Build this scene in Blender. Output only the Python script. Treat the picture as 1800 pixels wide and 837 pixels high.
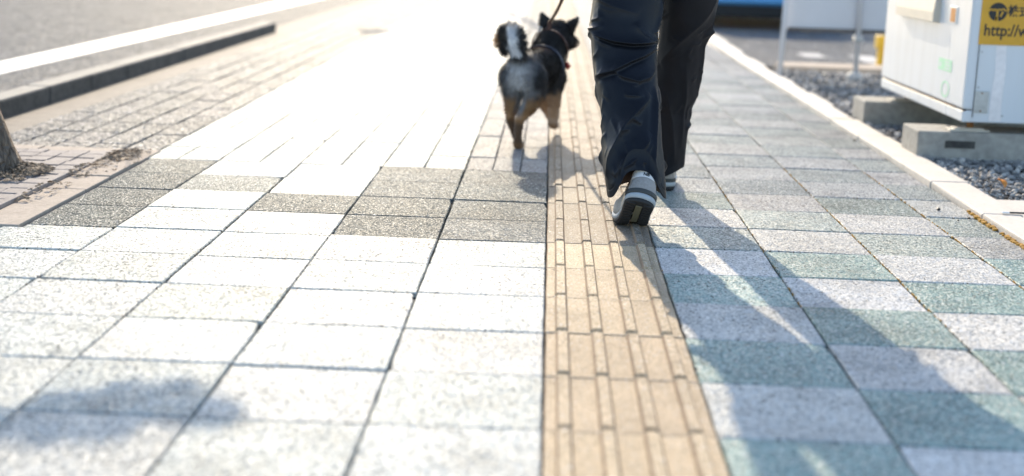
import bpy, bmesh, math, random
import numpy as np
from mathutils import Vector, Matrix, noise

# ------------------------------------------------------------------ scene, camera, light
sc = bpy.context.scene
for o in list(bpy.data.objects):
    bpy.data.objects.remove(o)
COL = sc.collection
R_ = random.Random(11)

CAM_H, PITCH, YAW, ROLL, FPX = 0.808, 0.2117, -0.0223, 0.0324, 2416.9
cy, sy, cp, sp, cr, sr = math.cos(YAW), math.sin(YAW), math.cos(PITCH), math.sin(PITCH), math.cos(ROLL), math.sin(ROLL)
ex = Vector((cy, -sy, 0)); ey = Vector((sy, cy, 0)); ez = Vector((0, 0, 1))
fwd = ey * cp - ez * sp
dn0 = -(ez * cp + ey * sp)
right = ex * cr - dn0 * sr
down = ex * sr + dn0 * cr
cam_d = bpy.data.cameras.new('camera')
cam = bpy.data.objects.new('camera', cam_d); COL.objects.link(cam)
M = Matrix.Identity(4)
M.col[0][:3] = right; M.col[1][:3] = -down; M.col[2][:3] = -fwd; M.col[3][:3] = (0, 0, CAM_H)
cam.matrix_world = M
cam_d.sensor_width = 36.0
cam_d.lens = 36.0 * FPX / 1800.0
cam_d.clip_start = 0.05; cam_d.clip_end = 3000
cam_d.dof.use_dof = True
cam_d.dof.focus_distance = 3.92
cam_d.dof.aperture_fstop = 1.8
sc.camera = cam

SUN_AZ, SUN_EL = math.radians(8.3), math.radians(25)      # azimuth left of +Y
world = bpy.data.worlds.new('World'); sc.world = world; world.use_nodes = True
wn = world.node_tree.nodes; wl = world.node_tree.links
sky = wn.new('ShaderNodeTexSky'); sky.sky_type = 'NISHITA'; sky.sun_disc = False
sky.sun_elevation = SUN_EL; sky.sun_rotation = -SUN_AZ
sky.air_density = 1.0; sky.dust_density = 0.9; sky.ozone_density = 1.5
bg = wn['Background']; bg.inputs['Strength'].default_value = 0.15
wl.new(sky.outputs['Color'], bg.inputs['Color'])

sun_d = bpy.data.lights.new('sun', 'SUN'); sun_d.energy = 2.9; sun_d.angle = math.radians(0.5)
sun_d.color = (1.0, 0.86, 0.655)
sun = bpy.data.objects.new('sun', sun_d); COL.objects.link(sun)
to_sun = Vector((-math.sin(SUN_AZ) * math.cos(SUN_EL), math.cos(SUN_AZ) * math.cos(SUN_EL), math.sin(SUN_EL)))
sun.rotation_euler = to_sun.to_track_quat('Z', 'Y').to_euler()
sun.location = (-3, 12, 8)

sc.view_settings.view_transform = 'Standard'; sc.view_settings.look = 'None'
sc.view_settings.exposure = 1.22; sc.view_settings.gamma = 1.0
sc.view_settings.use_curve_mapping = False
sc.render.engine = 'CYCLES'
sc.cycles.use_denoising = True
sc.cycles.sample_clamp_indirect = 8.0
sc.cycles.max_bounces = 8

# ------------------------------------------------------------------ helpers
def mesh_from(name, verts, faces, smooth=False):
    me = bpy.data.meshes.new(name)
    me.from_pydata([tuple(map(float, v)) for v in verts], [], faces)
    me.update()
    if smooth:
        me.polygons.foreach_set('use_smooth', [True] * len(me.polygons))
    return me

def link(name, me, mat=None, parent=None, loc=None, rot=None):
    o = bpy.data.objects.new(name, me); COL.objects.link(o)
    if mat is not None and me is not None and not me.materials:
        me.materials.append(mat)
    if parent is not None: o.parent = parent
    if loc is not None: o.location = loc
    if rot is not None: o.rotation_euler = rot
    return o

def tag(o, label=None, cat=None, group=None, kind=None):
    if label: o['label'] = label
    if cat: o['category'] = cat
    if group: o['group'] = group
    if kind: o['kind'] = kind
    return o

def empty(name, loc=(0, 0, 0), rz=0.0):
    o = bpy.data.objects.new(name, None); COL.objects.link(o)
    o.empty_display_size = 0.1
    o.location = loc; o.rotation_euler = (0, 0, rz)
    return o

class MB:
    """collects shapes into one mesh"""
    def __init__(self): self.v = []; self.f = []
    def add(self, vs, fs):
        n = len(self.v); self.v += [tuple(p) for p in vs]; self.f += [tuple(i + n for i in q) for q in fs]
        return self
    def box(self, a, b):
        x0, y0, z0 = a; x1, y1, z1 = b
        return self.add([(x0,y0,z0),(x1,y0,z0),(x1,y1,z0),(x0,y1,z0),(x0,y0,z1),(x1,y0,z1),(x1,y1,z1),(x0,y1,z1)],
                        [(0,3,2,1),(4,5,6,7),(0,1,5,4),(1,2,6,5),(2,3,7,6),(3,0,4,7)])
    def bbox(self, a, b, c=0.004):
        """box with chamfered edges"""
        bm = bmesh.new(); bmesh.ops.create_cube(bm, size=1)
        for v in bm.verts:
            v.co = Vector([a[i] + (v.co[i] + .5) * (b[i] - a[i]) for i in range(3)])
        bmesh.ops.bevel(bm, geom=bm.edges[:], offset=c, segments=2, profile=.6, affect='EDGES', clamp_overlap=True)
        bm.verts.index_update()
        self.add([v.co[:] for v in bm.verts], [[v.index for v in f.verts] for f in bm.faces]); bm.free()
        return self
    def tube(self, pts, rad, n=10, cap=True):
        pts = [Vector(p) for p in pts]
        rad = rad if isinstance(rad, (list, tuple)) else [rad] * len(pts)
        base = len(self.v); vs = []; fs = []
        up = Vector((0, 0, 1)); prev = None
        for i, p in enumerate(pts):
            t = (pts[min(i + 1, len(pts) - 1)] - pts[max(i - 1, 0)]).normalized()
            if prev is None:
                a = t.cross(up)
                if a.length < .05: a = t.cross(Vector((0, 1, 0)))
            else:
                a = prev - t * prev.dot(t)
            a.normalize(); prev = a; b = t.cross(a)
            for k in range(n):
                an = 2 * math.pi * k / n
                vs.append(p + (a * math.cos(an) + b * math.sin(an)) * rad[i])
        for i in range(len(pts) - 1):
            for k in range(n):
                k2 = (k + 1) % n
                fs.append((i*n+k, i*n+k2, (i+1)*n+k2, (i+1)*n+k))
        if cap:
            fs.append(tuple(range(n - 1, -1, -1))); fs.append(tuple((len(pts)-1)*n + k for k in range(n)))
        return self.add(vs, fs)
    def prism(self, poly, x0, x1, axis='x'):
        n = len(poly); vs = []
        for x in (x0, x1):
            for (a, b) in poly:
                vs.append((x, a, b) if axis == 'x' else ((a, x, b) if axis == 'y' else (a, b, x)))
        fs = [tuple(range(n))[::-1], tuple(range(n, 2*n))] + [(i, (i+1) % n, n + (i+1) % n, n + i) for i in range(n)]
        return self.add(vs, fs)
    def build(self, name, mat, parent=None, smooth=False, loc=None, rot=None, fixn=True):
        me = bpy.data.meshes.new(name); me.from_pydata(self.v, [], self.f); me.update()
        if fixn:
            bm = bmesh.new(); bm.from_mesh(me); bmesh.ops.recalc_face_normals(bm, faces=bm.faces); bm.to_mesh(me); bm.free()
        if smooth: me.polygons.foreach_set('use_smooth', [True] * len(me.polygons))
        return link(name, me, mat, parent, loc, rot)

# ------------------------------------------------------------------ materials
def new_mat(name):
    m = bpy.data.materials.new(name); m.use_nodes = True
    nt = m.node_tree
    return m, nt, nt.nodes['Principled BSDF']

def nd(nt, t, **kw):
    n = nt.nodes.new(t)
    for k, v in kw.items():
        if k.startswith('i_'):
            key = k[2:]
            key = int(key) if key.isdigit() else key
            n.inputs[key].default_value = v
        else: setattr(n, k, v)
    return n

def ramp(nt, src, stops):
    r = nt.nodes.new('ShaderNodeValToRGB')
    el = r.color_ramp.elements
    while len(el) < len(stops): el.new(0.5)
    for e, (p, c) in zip(el, stops):
        e.position = p; e.color = (c, c, c, 1) if isinstance(c, (int, float)) else (*c, 1)
    nt.links.new(src, r.inputs[0]); return r.outputs[0]

def mixc(nt, fac, a, b, mode='MIX'):
    m = nt.nodes.new('ShaderNodeMix'); m.data_type = 'RGBA'; m.blend_type = mode
    for s, v in ((0, fac), (6, a), (7, b)):
        if hasattr(v, 'is_linked'): nt.links.new(v, m.inputs[s])
        elif isinstance(v, (int, float)): m.inputs[s].default_value = v if s == 0 else (v, v, v, 1)
        else: m.inputs[s].default_value = (*v, 1)
    return m.outputs[2]

def math_(nt, op, a, b=None):
    m = nt.nodes.new('ShaderNodeMath'); m.operation = op
    for i, v in enumerate((a, b)):
        if v is None: continue
        if hasattr(v, 'is_linked'): nt.links.new(v, m.inputs[i])
        else: m.inputs[i].default_value = v
    return m.outputs[0]

def plain(name, col, rough=.6, metal=0., var=.15, scale=30., bump=0., bscale=80., spec=.5, coat=0.):
    """base colour broken up by two noises, fine bump"""
    m, nt, b = new_mat(name)
    geo = nd(nt, 'ShaderNodeNewGeometry')
    n1 = nd(nt, 'ShaderNodeTexNoise', i_Scale=scale, i_Detail=6.); nt.links.new(geo.outputs['Position'], n1.inputs['Vector'])
    n2 = nd(nt, 'ShaderNodeTexNoise', i_Scale=scale * .13, i_Detail=3.); nt.links.new(geo.outputs['Position'], n2.inputs['Vector'])
    k = math_(nt, 'ADD', math_(nt, 'MULTIPLY', n1.outputs[0], .6), math_(nt, 'MULTIPLY', n2.outputs[0], .4))
    c = mixc(nt, ramp(nt, k, [(.3, 0.), (.7, 1.)]), [x * (1 - var) for x in col], [min(1, x * (1 + var)) for x in col])
    nt.links.new(c, b.inputs['Base Color'])
    b.inputs['Roughness'].default_value = rough; b.inputs['Metallic'].default_value = metal
    b.inputs['Specular IOR Level'].default_value = spec
    b.inputs['Coat Weight'].default_value = coat
    if bump:
        n3 = nd(nt, 'ShaderNodeTexNoise', i_Scale=bscale, i_Detail=5.); nt.links.new(geo.outputs['Position'], n3.inputs['Vector'])
        bp = nd(nt, 'ShaderNodeBump', i_Strength=bump, i_Distance=.004); nt.links.new(n3.outputs[0], bp.inputs['Height'])
        nt.links.new(bp.outputs[0], b.inputs['Normal'])
    return m

def aggregate(name, chip=230., tilt=.6, pit=.62, rough=.45, white=.12, spec=.024):
    """exposed-aggregate concrete: tint from the object colour, light chips, dark pits, glinting grains"""
    m, nt, b = new_mat(name); L = nt.links.new
    geo = nd(nt, 'ShaderNodeNewGeometry'); oi = nd(nt, 'ShaderNodeObjectInfo')
    off = nd(nt, 'ShaderNodeVectorMath', operation='ADD')
    sc_ = nd(nt, 'ShaderNodeVectorMath', operation='SCALE'); sc_.inputs[0].default_value = (7.3, 3.1, 1.7)
    L(oi.outputs['Random'], sc_.inputs['Scale']); L(geo.outputs['Position'], off.inputs[0]); L(sc_.outputs[0], off.inputs[1])
    P = off.outputs[0]
    vo = nd(nt, 'ShaderNodeTexVoronoi', i_Scale=chip); vo.feature = 'F1'; L(P, vo.inputs['Vector'])
    sep = nd(nt, 'ShaderNodeSeparateColor'); L(vo.outputs['Color'], sep.inputs[0])
    v2 = nd(nt, 'ShaderNodeTexVoronoi', i_Scale=chip * .42); v2.feature = 'F1'; L(P, v2.inputs['Vector'])
    sep2 = nd(nt, 'ShaderNodeSeparateColor'); L(v2.outputs['Color'], sep2.inputs[0])
    nf = nd(nt, 'ShaderNodeTexNoise', i_Scale=chip * .62, i_Detail=2.5, i_Roughness=.6); L(P, nf.inputs['Vector'])
    nl = nd(nt, 'ShaderNodeTexNoise', i_Scale=7., i_Detail=5.); L(P, nl.inputs['Vector'])
    base = mixc(nt, 1., oi.outputs['Color'], ramp(nt, sep.outputs[0], [(0., .66), (.5, 1.), (1., 1.3)]), 'MULTIPLY')
    base = mixc(nt, 1., base, ramp(nt, nl.outputs[0], [(.28, .78), (.5, 1.), (.72, 1.1)]), 'MULTIPLY')
    w1 = ramp(nt, sep.outputs[1], [(1 - white - .02, 0.), (1 - white, 1.)])
    w1 = mixc(nt, 1., w1, ramp(nt, vo.outputs['Distance'], [(.35, 1.), (.55, 0.)]), 'MULTIPLY')
    base = mixc(nt, mixc(nt, 1., w1, (.75, .75, .75), 'MULTIPLY'), base, (.72, .71, .68))
    w2 = ramp(nt, sep2.outputs[1], [(.93, 0.), (.95, 1.)])
    w2 = mixc(nt, 1., w2, ramp(nt, v2.outputs['Distance'], [(.3, .8), (.45, 0.)]), 'MULTIPLY')
    base = mixc(nt, w2, base, (.74, .74, .72))
    pt = ramp(nt, nf.outputs[0], [(.36, 1.), (.40, 0.)])
    base = mixc(nt, math_(nt, 'MULTIPLY', pt, min(1., pit*1.7)), base, (.04, .04, .036))
    ns = nd(nt, 'ShaderNodeTexNoise', i_Scale=2.1, i_Detail=6., i_Roughness=.65); L(geo.outputs['Position'], ns.inputs['Vector'])
    base = mixc(nt, 1., base, ramp(nt, ns.outputs[0], [(.30, .70), (.45, .97), (.62, 1.04), (.75, .88)]), 'MULTIPLY')
    gm_ = nd(nt, 'ShaderNodeTexVoronoi', i_Scale=4.3); gm_.feature = 'F1'; L(P, gm_.inputs['Vector'])
    base = mixc(nt, ramp(nt, gm_.outputs['Distance'], [(.035, .55), (.06, 0.)]), base, (.07, .065, .06))     # old gum and drips
    L(base, b.inputs['Base Color'])
    # height
    h = math_(nt, 'ADD', math_(nt, 'MULTIPLY', vo.outputs['Distance'], -.6), math_(nt, 'MULTIPLY', nf.outputs[0], .9))
    bp = nd(nt, 'ShaderNodeBump', i_Strength=.55, i_Distance=.0025); L(h, bp.inputs['Height'])
    # facet of every grain
    tl = nd(nt, 'ShaderNodeVectorMath', operation='SUBTRACT'); L(vo.outputs['Color'], tl.inputs[0]); tl.inputs[1].default_value = (.5, .5, .5)
    ts = nd(nt, 'ShaderNodeVectorMath', operation='MULTIPLY'); L(tl.outputs[0], ts.inputs[0]); ts.inputs[1].default_value = (tilt, tilt, 0)
    ta = nd(nt, 'ShaderNodeVectorMath', operation='ADD'); L(ts.outputs[0], ta.inputs[0]); L(bp.outputs[0], ta.inputs[1])
    tn = nd(nt, 'ShaderNodeVectorMath', operation='NORMALIZE'); L(ta.outputs[0], tn.inputs[0])
    L(tn.outputs[0], b.inputs['Normal'])
    b.inputs['Roughness'].default_value = rough
    L(math_(nt, 'MULTIPLY', math_(nt, 'SUBTRACT', 1., pt), spec), b.inputs['Specular IOR Level'])
    return m

MT_TILE = aggregate('aggregate_tile')
MT_GREENT = aggregate('green_tile', white=.27, spec=.045)
MT_RFAR = aggregate('weathered_tile', white=.18, spec=.010)
MT_DARKT = aggregate('rough_dark_tile', chip=290., tilt=.9, pit=.6, rough=.5, white=.14, spec=.016)
MT_TACT = aggregate('tactile_concrete', chip=420., tilt=.4, pit=.3, rough=.5, white=.05, spec=.025)
MT_PAVER = aggregate('small_paver', chip=130., tilt=.9, pit=.5, rough=.55, white=.1, spec=.02)
MT_JOINT = plain('joint_sand', (.04, .034, .027), .95, var=.5, scale=60, bump=.6, bscale=300)
MT_ASPHALT = aggregate('asphalt_grain', chip=90., tilt=.9, pit=.5, rough=.6, white=.05, spec=.012)
MT_LINE = plain('road_paint', (.78, .77, .74), .55, var=.12, scale=40, bump=.4, bscale=200)
MT_OLDLINE = plain('worn_paint', (.42, .41, .40), .8, var=.2, scale=30, bump=.4, bscale=200)
MT_KTOP = plain('sunlit_kerb_top', (.17, .165, .155), .8, var=.25, scale=40, bump=.5, bscale=160)  # paler than the kerb body: sunlight on the top put into the colour
MT_KERB = plain('kerb_concrete', (.055, .052, .047), .8, var=.6, scale=40, bump=.5, bscale=160)  # dirty concrete, darkened further to carry the shade on the kerb face
MT_EDGE = plain('pale_concrete', (.60, .54, .47), .7, var=.14, scale=50, bump=.4, bscale=260)
MT_DIRT = plain('dirt_concrete', (.125, .105, .088), .8, var=.35, scale=25, bump=.6, bscale=120)
MT_SOIL = plain('soil', (.07, .058, .045), .95, var=.5, scale=40, bump=.8, bscale=150)
MT_PINK = plain('pink_stone', (.44, .37, .305), .85, spec=.15, var=.2, scale=90, bump=.5, bscale=350)
MT_GRATE = plain('grate_stone', (.31, .275, .255), .8, spec=.15, var=.2, scale=80, bump=.35, bscale=300)
MT_BLOCK = plain('foundation_block', (.33, .31, .275), .8, var=.3, scale=35, bump=.5, bscale=220)
def enamel():
    m, nt, b = new_mat('white_enamel'); L = nt.links.new
    geo = nd(nt, 'ShaderNodeNewGeometry'); mp = nd(nt, 'ShaderNodeMapping'); mp.inputs['Scale'].default_value = (9, 9, .9); L(geo.outputs['Position'], mp.inputs['Vector'])
    n1 = nd(nt, 'ShaderNodeTexNoise', i_Scale=1., i_Detail=6.); L(mp.outputs[0], n1.inputs['Vector'])
    n2 = nd(nt, 'ShaderNodeTexNoise', i_Scale=45., i_Detail=6., i_Roughness=.7); L(geo.outputs['Position'], n2.inputs['Vector'])
    c = mixc(nt, ramp(nt, n1.outputs[0], [(.45, 0.), (.8, .35)]), (.67, .69, .71), (.52, .50, .46))
    c = mixc(nt, ramp(nt, n2.outputs[0], [(.66, 0.), (.74, .5)]), c, (.40, .34, .27))
    L(c, b.inputs['Base Color']); L(ramp(nt, n1.outputs[0], [(.3, .26), (.7, .45)]), b.inputs['Roughness']); b.inputs['Coat Weight'].default_value = .15
    return m
MT_WHITE = enamel()
MT_BEIGE = plain('beige_plastic', (.62, .56, .47), .45, var=.06, scale=20)
MT_DARK = plain('dark_plastic', (.018, .018, .018), .5, var=.2)
MT_METAL = plain('dull_metal', (.42, .43, .44), .4, .8, var=.2, scale=60)
MT_RUST = plain('rust', (.24, .11, .035), .85, var=.4, scale=80, bump=.5, bscale=300)
MT_YELL = plain('yellow_sticker', (.66, .34, .015), .4, var=.12, scale=20)
MT_BLACKINK = plain('black_ink', (.012, .012, .012), .5, var=.1)
MT_GREEN = plain('faded_green_sticker', (.42, .74, .50), .5, var=.12, scale=60)
MT_ORANGE = plain('orange_slot', (.55, .20, .02), .5, var=.15)
MT_YPAINT = plain('yellow_paint', (.75, .45, .03), .5, var=.15, scale=15)
MT_PANEL = plain('signboard_back', (.62, .62, .64), .5, var=.05, scale=6)
MT_STAIN = plain('lime_streak', (.84, .79, .77), .6, var=.12, scale=40)
def bark():
    m, nt, b = new_mat('bark'); L = nt.links.new
    geo = nd(nt, 'ShaderNodeNewGeometry'); mp = nd(nt, 'ShaderNodeMapping'); mp.inputs['Scale'].default_value = (60, 60, 13); L(geo.outputs['Position'], mp.inputs['Vector'])
    v = nd(nt, 'ShaderNodeTexVoronoi', i_Scale=1.); v.feature = 'DISTANCE_TO_EDGE'; L(mp.outputs[0], v.inputs['Vector'])
    n = nd(nt, 'ShaderNodeTexNoise', i_Scale=1.2, i_Detail=7.); L(mp.outputs[0], n.inputs['Vector'])
    h = math_(nt, 'ADD', ramp(nt, v.outputs['Distance'], [(0., 0.), (.22, 1.)]), n.outputs[0])
    L(mixc(nt, ramp(nt, n.outputs[0], [(.3, 0.), (.7, 1.)]), (.10, .075, .055), (.27, .21, .155)), b.inputs['Base Color'])
    bp = nd(nt, 'ShaderNodeBump', i_Strength=1., i_Distance=.012); L(h, bp.inputs['Height']); L(bp.outputs[0], b.inputs['Normal']); b.inputs['Roughness'].default_value = .9
    return m
MT_BARK = bark()
MT_LEAF = plain('leaf', (.06, .11, .025), .5, var=.4, scale=10)
MT_MOSS = plain('ochre_moss', (.42, .22, .03), .9, var=.35, scale=200, bump=.6, bscale=600)
MT_LITTER = plain('leaf_litter', (.24, .175, .115), .9, var=.5, scale=120)
MT_FALLEN = plain('fallen_leaf', (.62, .22, .025), .6, var=.3, scale=60)
MT_SKIN = plain('skin', (.55, .34, .25), .5, var=.06)
MT_HAIR = plain('black_hair', (.012, .010, .009), .4, var=.3, scale=200)

# ------------------------------------------------------------------ ground and road
X0, Y0, W = 0.0127, 4.0148, 0.30        # left edge of tactile strip, reference joint, tile module
S = 0.298
XR = X0 + S

def sheet(name, x0, x1, y0, y1, z, mat, col=None, nx=1, ny=1, kind='structure', parent=None):
    vs = [(x0 + (x1-x0)*i/nx, y0 + (y1-y0)*j/ny, z) for j in range(ny+1) for i in range(nx+1)]
    fs = [(j*(nx+1)+i, j*(nx+1)+i+1, (j+1)*(nx+1)+i+1, (j+1)*(nx+1)+i) for j in range(ny) for i in range(nx)]
    o = link(name, mesh_from(name, vs, fs), mat, parent)
    if kind: o['kind'] = kind
    if col: o.color = (*col, 1)
    return o

sheet('ground', -900, 900, -900, 1500, -.16, plain('far_ground', (.16, .155, .14), .9, var=.3, scale=3))
sheet('road', -16, -2.45, -12, 160, -.022, MT_ASPHALT, (.15, .15, .15))
sheet('road_edge_line', -3.40, -3.13, -12, 160, -.018, MT_LINE)
sheet('gutter_strip', -2.335, -2.142, -3, 60, -.004, MT_DIRT)
sheet('driveway', -2.485, -2.335, 11.8, 60, -.008, MT_DIRT)
sheet('car_park', 1.50, 60, 9.95, 90, -.006, MT_ASPHALT, (.165, .165, .165))
sheet('planting_bed', 1.485, 6.0, 4.66, 9.95, -.02, MT_SOIL)
sheet('concrete_apron', 1.492, 6.0, -3, 4.655, .004, MT_EDGE)
sheet('parking_line', 2.02, 2.2, 10.95, 11.4, -.002, MT_OLDLINE)
sheet('parking_line', 2.42, 2.62, 10.6, 11.3, -.002, MT_OLDLINE)

# kerb by the road : stones on a bed
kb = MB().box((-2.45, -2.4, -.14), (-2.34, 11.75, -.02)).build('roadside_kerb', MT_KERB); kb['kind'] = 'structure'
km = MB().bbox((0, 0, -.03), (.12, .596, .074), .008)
kt = MB().bbox((.004, .003, .072), (.116, .593, .079), .003)  # thin cap whose lighter colour stands for the sunlit top
proto = None
for i in range(24):
    y = -2.0 + .6 * i
    if y + .6 > 11.8: break
    if proto is None:
        o = km.build('kerb_stone', MT_KERB, kb); proto = o.data; ktop = kt.build('sunlit_top', MT_KTOP, o).data
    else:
        o = link('kerb_stone', proto, None, kb); link('sunlit_top', ktop, None, o)
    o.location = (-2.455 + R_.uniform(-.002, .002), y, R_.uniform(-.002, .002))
# edging on the right
kb2 = MB().box((1.392, -2.4, -.12), (1.478, 40, -.01)).build('pavement_edging', MT_EDGE); kb2['kind'] = 'structure'
pr = []
for k in range(3):
    rr = random.Random(k)
    m = MB().bbox((0, 0, -.05), (.112 + (.0, .012, .02)[k], .597, .022), .006)
    m.v = [(x + (rr.uniform(-.004, .007) if x > .05 else rr.uniform(-.001, .001)), y, z) for x, y, z in m.v]
    o = m.build('edging_stone', MT_EDGE, kb2); o.location = (1.384, -2.3 + .6 * k, 0); pr.append(o.data)
for i in range(3, 38):
    o = link('edging_stone', pr[R_.randrange(3)], None, kb2)
    o.location = (1.384 + R_.uniform(-.002, .002) + max(0, (-2.3 + .6*i) - 9) ** 2 * .004, -2.3 + .6 * i, R_.uniform(-.003, .001))

# ------------------------------------------------------------------ pavement tiles
pave = MB().box((-2.14, -4, -.12), (1.386, 60, -.013)).build('pavement', MT_JOINT); pave['kind'] = 'structure'

def tile_mesh(name, w, l, seed, n=4, j=.0022, ch=.003, hgt=.03, jit=.0013):
    """one tile: jittered outline, chamfer, slightly dished top"""
    r = random.Random(seed); out = []
    c = [(-w/2+j, -l/2+j), (w/2-j, -l/2+j), (w/2-j, l/2-j), (-w/2+j, l/2-j)]
    for k in range(4):
        a, b = c[k], c[(k+1) % 4]
        for i in range(n):
            t = i / n
            x = a[0]+(b[0]-a[0])*t; y = a[1]+(b[1]-a[1])*t
            if i: x += r.uniform(-jit, jit*.4) * (1 if x > 0 else -1); y += r.uniform(-jit, jit*.4) * (1 if y > 0 else -1)
            out.append((x, y))
    if seed in (2, 4):                                  # a chipped corner
        k = seed % 4*n; q = r.uniform(.94, .97); out[k] = (out[k][0]*q, out[k][1]*q)
    N = len(out); vs = []; fs = []
    for (x, y) in out: vs.append((x, y, -hgt))
    for (x, y) in out: vs.append((x, y, -ch))
    for (x, y) in out: vs.append((x*(1-ch/(w/2)), y*(1-ch/(l/2)), r.uniform(-.0003, 0)))
    vs.append((0, 0, .0002))
    for i in range(N):
        k = (i+1) % N
        fs += [(i, k, N+k, N+i), (N+i, N+k, 2*N+k, 2*N+i), (2*N+i, 2*N+k, 3*N)]
    return mesh_from(name, vs, fs)

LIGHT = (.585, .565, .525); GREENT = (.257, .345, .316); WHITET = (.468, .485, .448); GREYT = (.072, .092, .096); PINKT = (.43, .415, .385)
tm = {}
def tmesh(w, l, mat, seed):
    key = (round(w, 3), round(l, 3), mat.name, seed)
    if key not in tm:
        me = tile_mesh('tile', w, l, seed, j=.0042 if mat.name == 'small_paver' else .0017); me.materials.append(mat); tm[key] = me
    return tm[key]

def jcol(c, a=.11):
    k = 1 + R_.uniform(-a, a); return (c[0]*k*(1+R_.uniform(-.02, .02)), c[1]*k, c[2]*k*(1+R_.uniform(-.02, .02)), 1)

far = {}   # mat name -> list of (cx,cy,w,l)
YFAR = 9.4
def put_tile(cx, cyy, w, l, col, mat=MT_TILE, name='tile'):
    if cyy > YFAR or cyy < 1.5:
        far.setdefault(mat.name, []).append((cx, cyy, w, l)); return
    o = link(name, tmesh(w, l, mat, R_.randrange(6)), None, pave)
    o.location = (cx+R_.uniform(-.0007, .0007), cyy+R_.uniform(-.0007, .0007), R_.uniform(-.0022, .0012))
    o.rotation_euler = (R_.uniform(-.006, .006), R_.uniform(-.006, .006), R_.uniform(-.003, .003))
    o.color = jcol(col)

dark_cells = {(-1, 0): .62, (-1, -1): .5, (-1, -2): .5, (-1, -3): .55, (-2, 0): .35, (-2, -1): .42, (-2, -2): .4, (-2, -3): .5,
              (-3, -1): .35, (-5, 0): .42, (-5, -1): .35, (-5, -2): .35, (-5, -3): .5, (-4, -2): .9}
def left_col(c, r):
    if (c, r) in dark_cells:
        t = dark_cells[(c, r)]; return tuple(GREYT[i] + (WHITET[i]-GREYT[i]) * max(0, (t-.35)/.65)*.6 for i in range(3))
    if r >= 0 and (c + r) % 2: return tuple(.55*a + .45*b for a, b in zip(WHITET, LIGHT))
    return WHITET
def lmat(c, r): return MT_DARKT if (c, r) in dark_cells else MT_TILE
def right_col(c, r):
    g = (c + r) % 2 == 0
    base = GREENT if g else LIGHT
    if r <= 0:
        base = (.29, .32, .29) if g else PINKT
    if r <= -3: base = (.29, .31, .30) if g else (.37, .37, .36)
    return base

GX0, GX1, GY0, GY1 = -2.16, -1.44, 3.67, 5.085       # tree pit
NARROW = -1.455
for r in range(-110, 14):
    yc = Y0 - (r + .5) * W
    # right of strip: 4 columns, last one cut by the edging
    for c in range(4):
        xa = XR + c * W; xb = min(xa + W, 1.383)
        if xb - xa < .03: continue
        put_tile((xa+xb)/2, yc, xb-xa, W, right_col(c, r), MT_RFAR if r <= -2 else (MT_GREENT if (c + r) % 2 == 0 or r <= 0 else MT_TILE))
    # left of strip
    if yc < 4.92:
        for c in range(-1, -9, -1):
            xa = X0 + c * W; xb = xa + W
            if xb < -2.135: continue
            xa = max(xa, -2.14)
            ya, yb = yc - W/2, yc + W/2
            if GY0 < yb and ya < GY1 and xa < GX1:
                if xb > GX1 + .02:                      # piece between pit frame and next joint
                    if ya < GY0 < yb:
                        put_tile((xa+xb)/2, (ya+GY0)/2, xb-xa, GY0-ya, left_col(c, r))
                        ya = GY0
                    put_tile((GX1+.004+xb)/2, (ya+yb)/2, xb-GX1-.004, yb-ya, left_col(c, r), lmat(c, r))
                elif ya < GY0:
                    put_tile((xa+xb)/2, (ya+GY0)/2, xb-xa, GY0-ya, left_col(c, r))
                continue
            put_tile((xa+xb)/2, yc, xb-xa, W, left_col(c, r), lmat(c, r))
    else:
        third = W / 3
        for k in range(3): put_tile(X0 - W + (k+.5)*third, yc, third, W, (.36, .34, .32), MT_DARKT, 'narrow_tile')
        for c in range(-2, -6, -1):
            for k in range(2):
                xa = X0 + c*W + k*W/2; xb = xa + W/2
                if xb < NARROW + .02: continue
                xa = max(xa, NARROW)
                if yc - W/2 < GY1 and xb < GX1 + .03: put_tile((xa+xb)/2, (GY1+.004+yc+W/2)/2, xb-xa, yc+W/2-GY1-.004, WHITET, name='narrow_tile'); continue
                put_tile((xa+xb)/2, yc, xb-xa, W, WHITET, name='narrow_tile')
        # rough little setts beside the kerb
        n = 5; ww = (NARROW + 2.14) / n
        for k in range(n):
            for q in (0, 1):
                yy = yc - W/4 + q*W/2
                if q == 1: continue
                if yc - W/2 < GY1:
                    put_tile(-2.14 + (k+.5)*ww, (GY1+.004+yc+W/2)/2, ww, yc+W/2-GY1-.004, (.215, .205, .19), MT_PAVER, 'paver'); continue
                put_tile(-2.14 + (k+.5)*ww, yc, ww, W, (.215, .205, .19), MT_PAVER, 'paver')
for mname, lst in far.items():
    vs = []; fs = []
    for cx, cyy, w, l in lst:
        b = len(vs); a, c = w/2 - .0025, l/2 - .0025; z = R_.uniform(-.0012, .0008)
        vs += [(cx-a, cyy-c, z-.02), (cx+a, cyy-c, z-.02), (cx+a, cyy+c, z-.02), (cx-a, cyy+c, z-.02),
               (cx-a+.002, cyy-c+.002, z), (cx+a-.002, cyy-c+.002, z), (cx+a-.002, cyy+c-.002, z), (cx-a+.002, cyy+c-.002, z)]
        fs += [(b+4, b+5, b+6, b+7)] + [(b+i, b+(i+1) % 4, b+4+(i+1) % 4, b+4+i) for i in range(4)]
    o = link('distant_tiles', mesh_from('distant_tiles', vs, fs), bpy.data.materials[mname], pave)
    o['kind'] = 'stuff'; o.color = {'aggregate_tile': (.38, .375, .36, 1), 'weathered_tile': (.32, .32, .31, 1), 'rough_dark_tile': (.30, .29, .27, 1)}.get(mname, (.215, .205, .19, 1))

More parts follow.
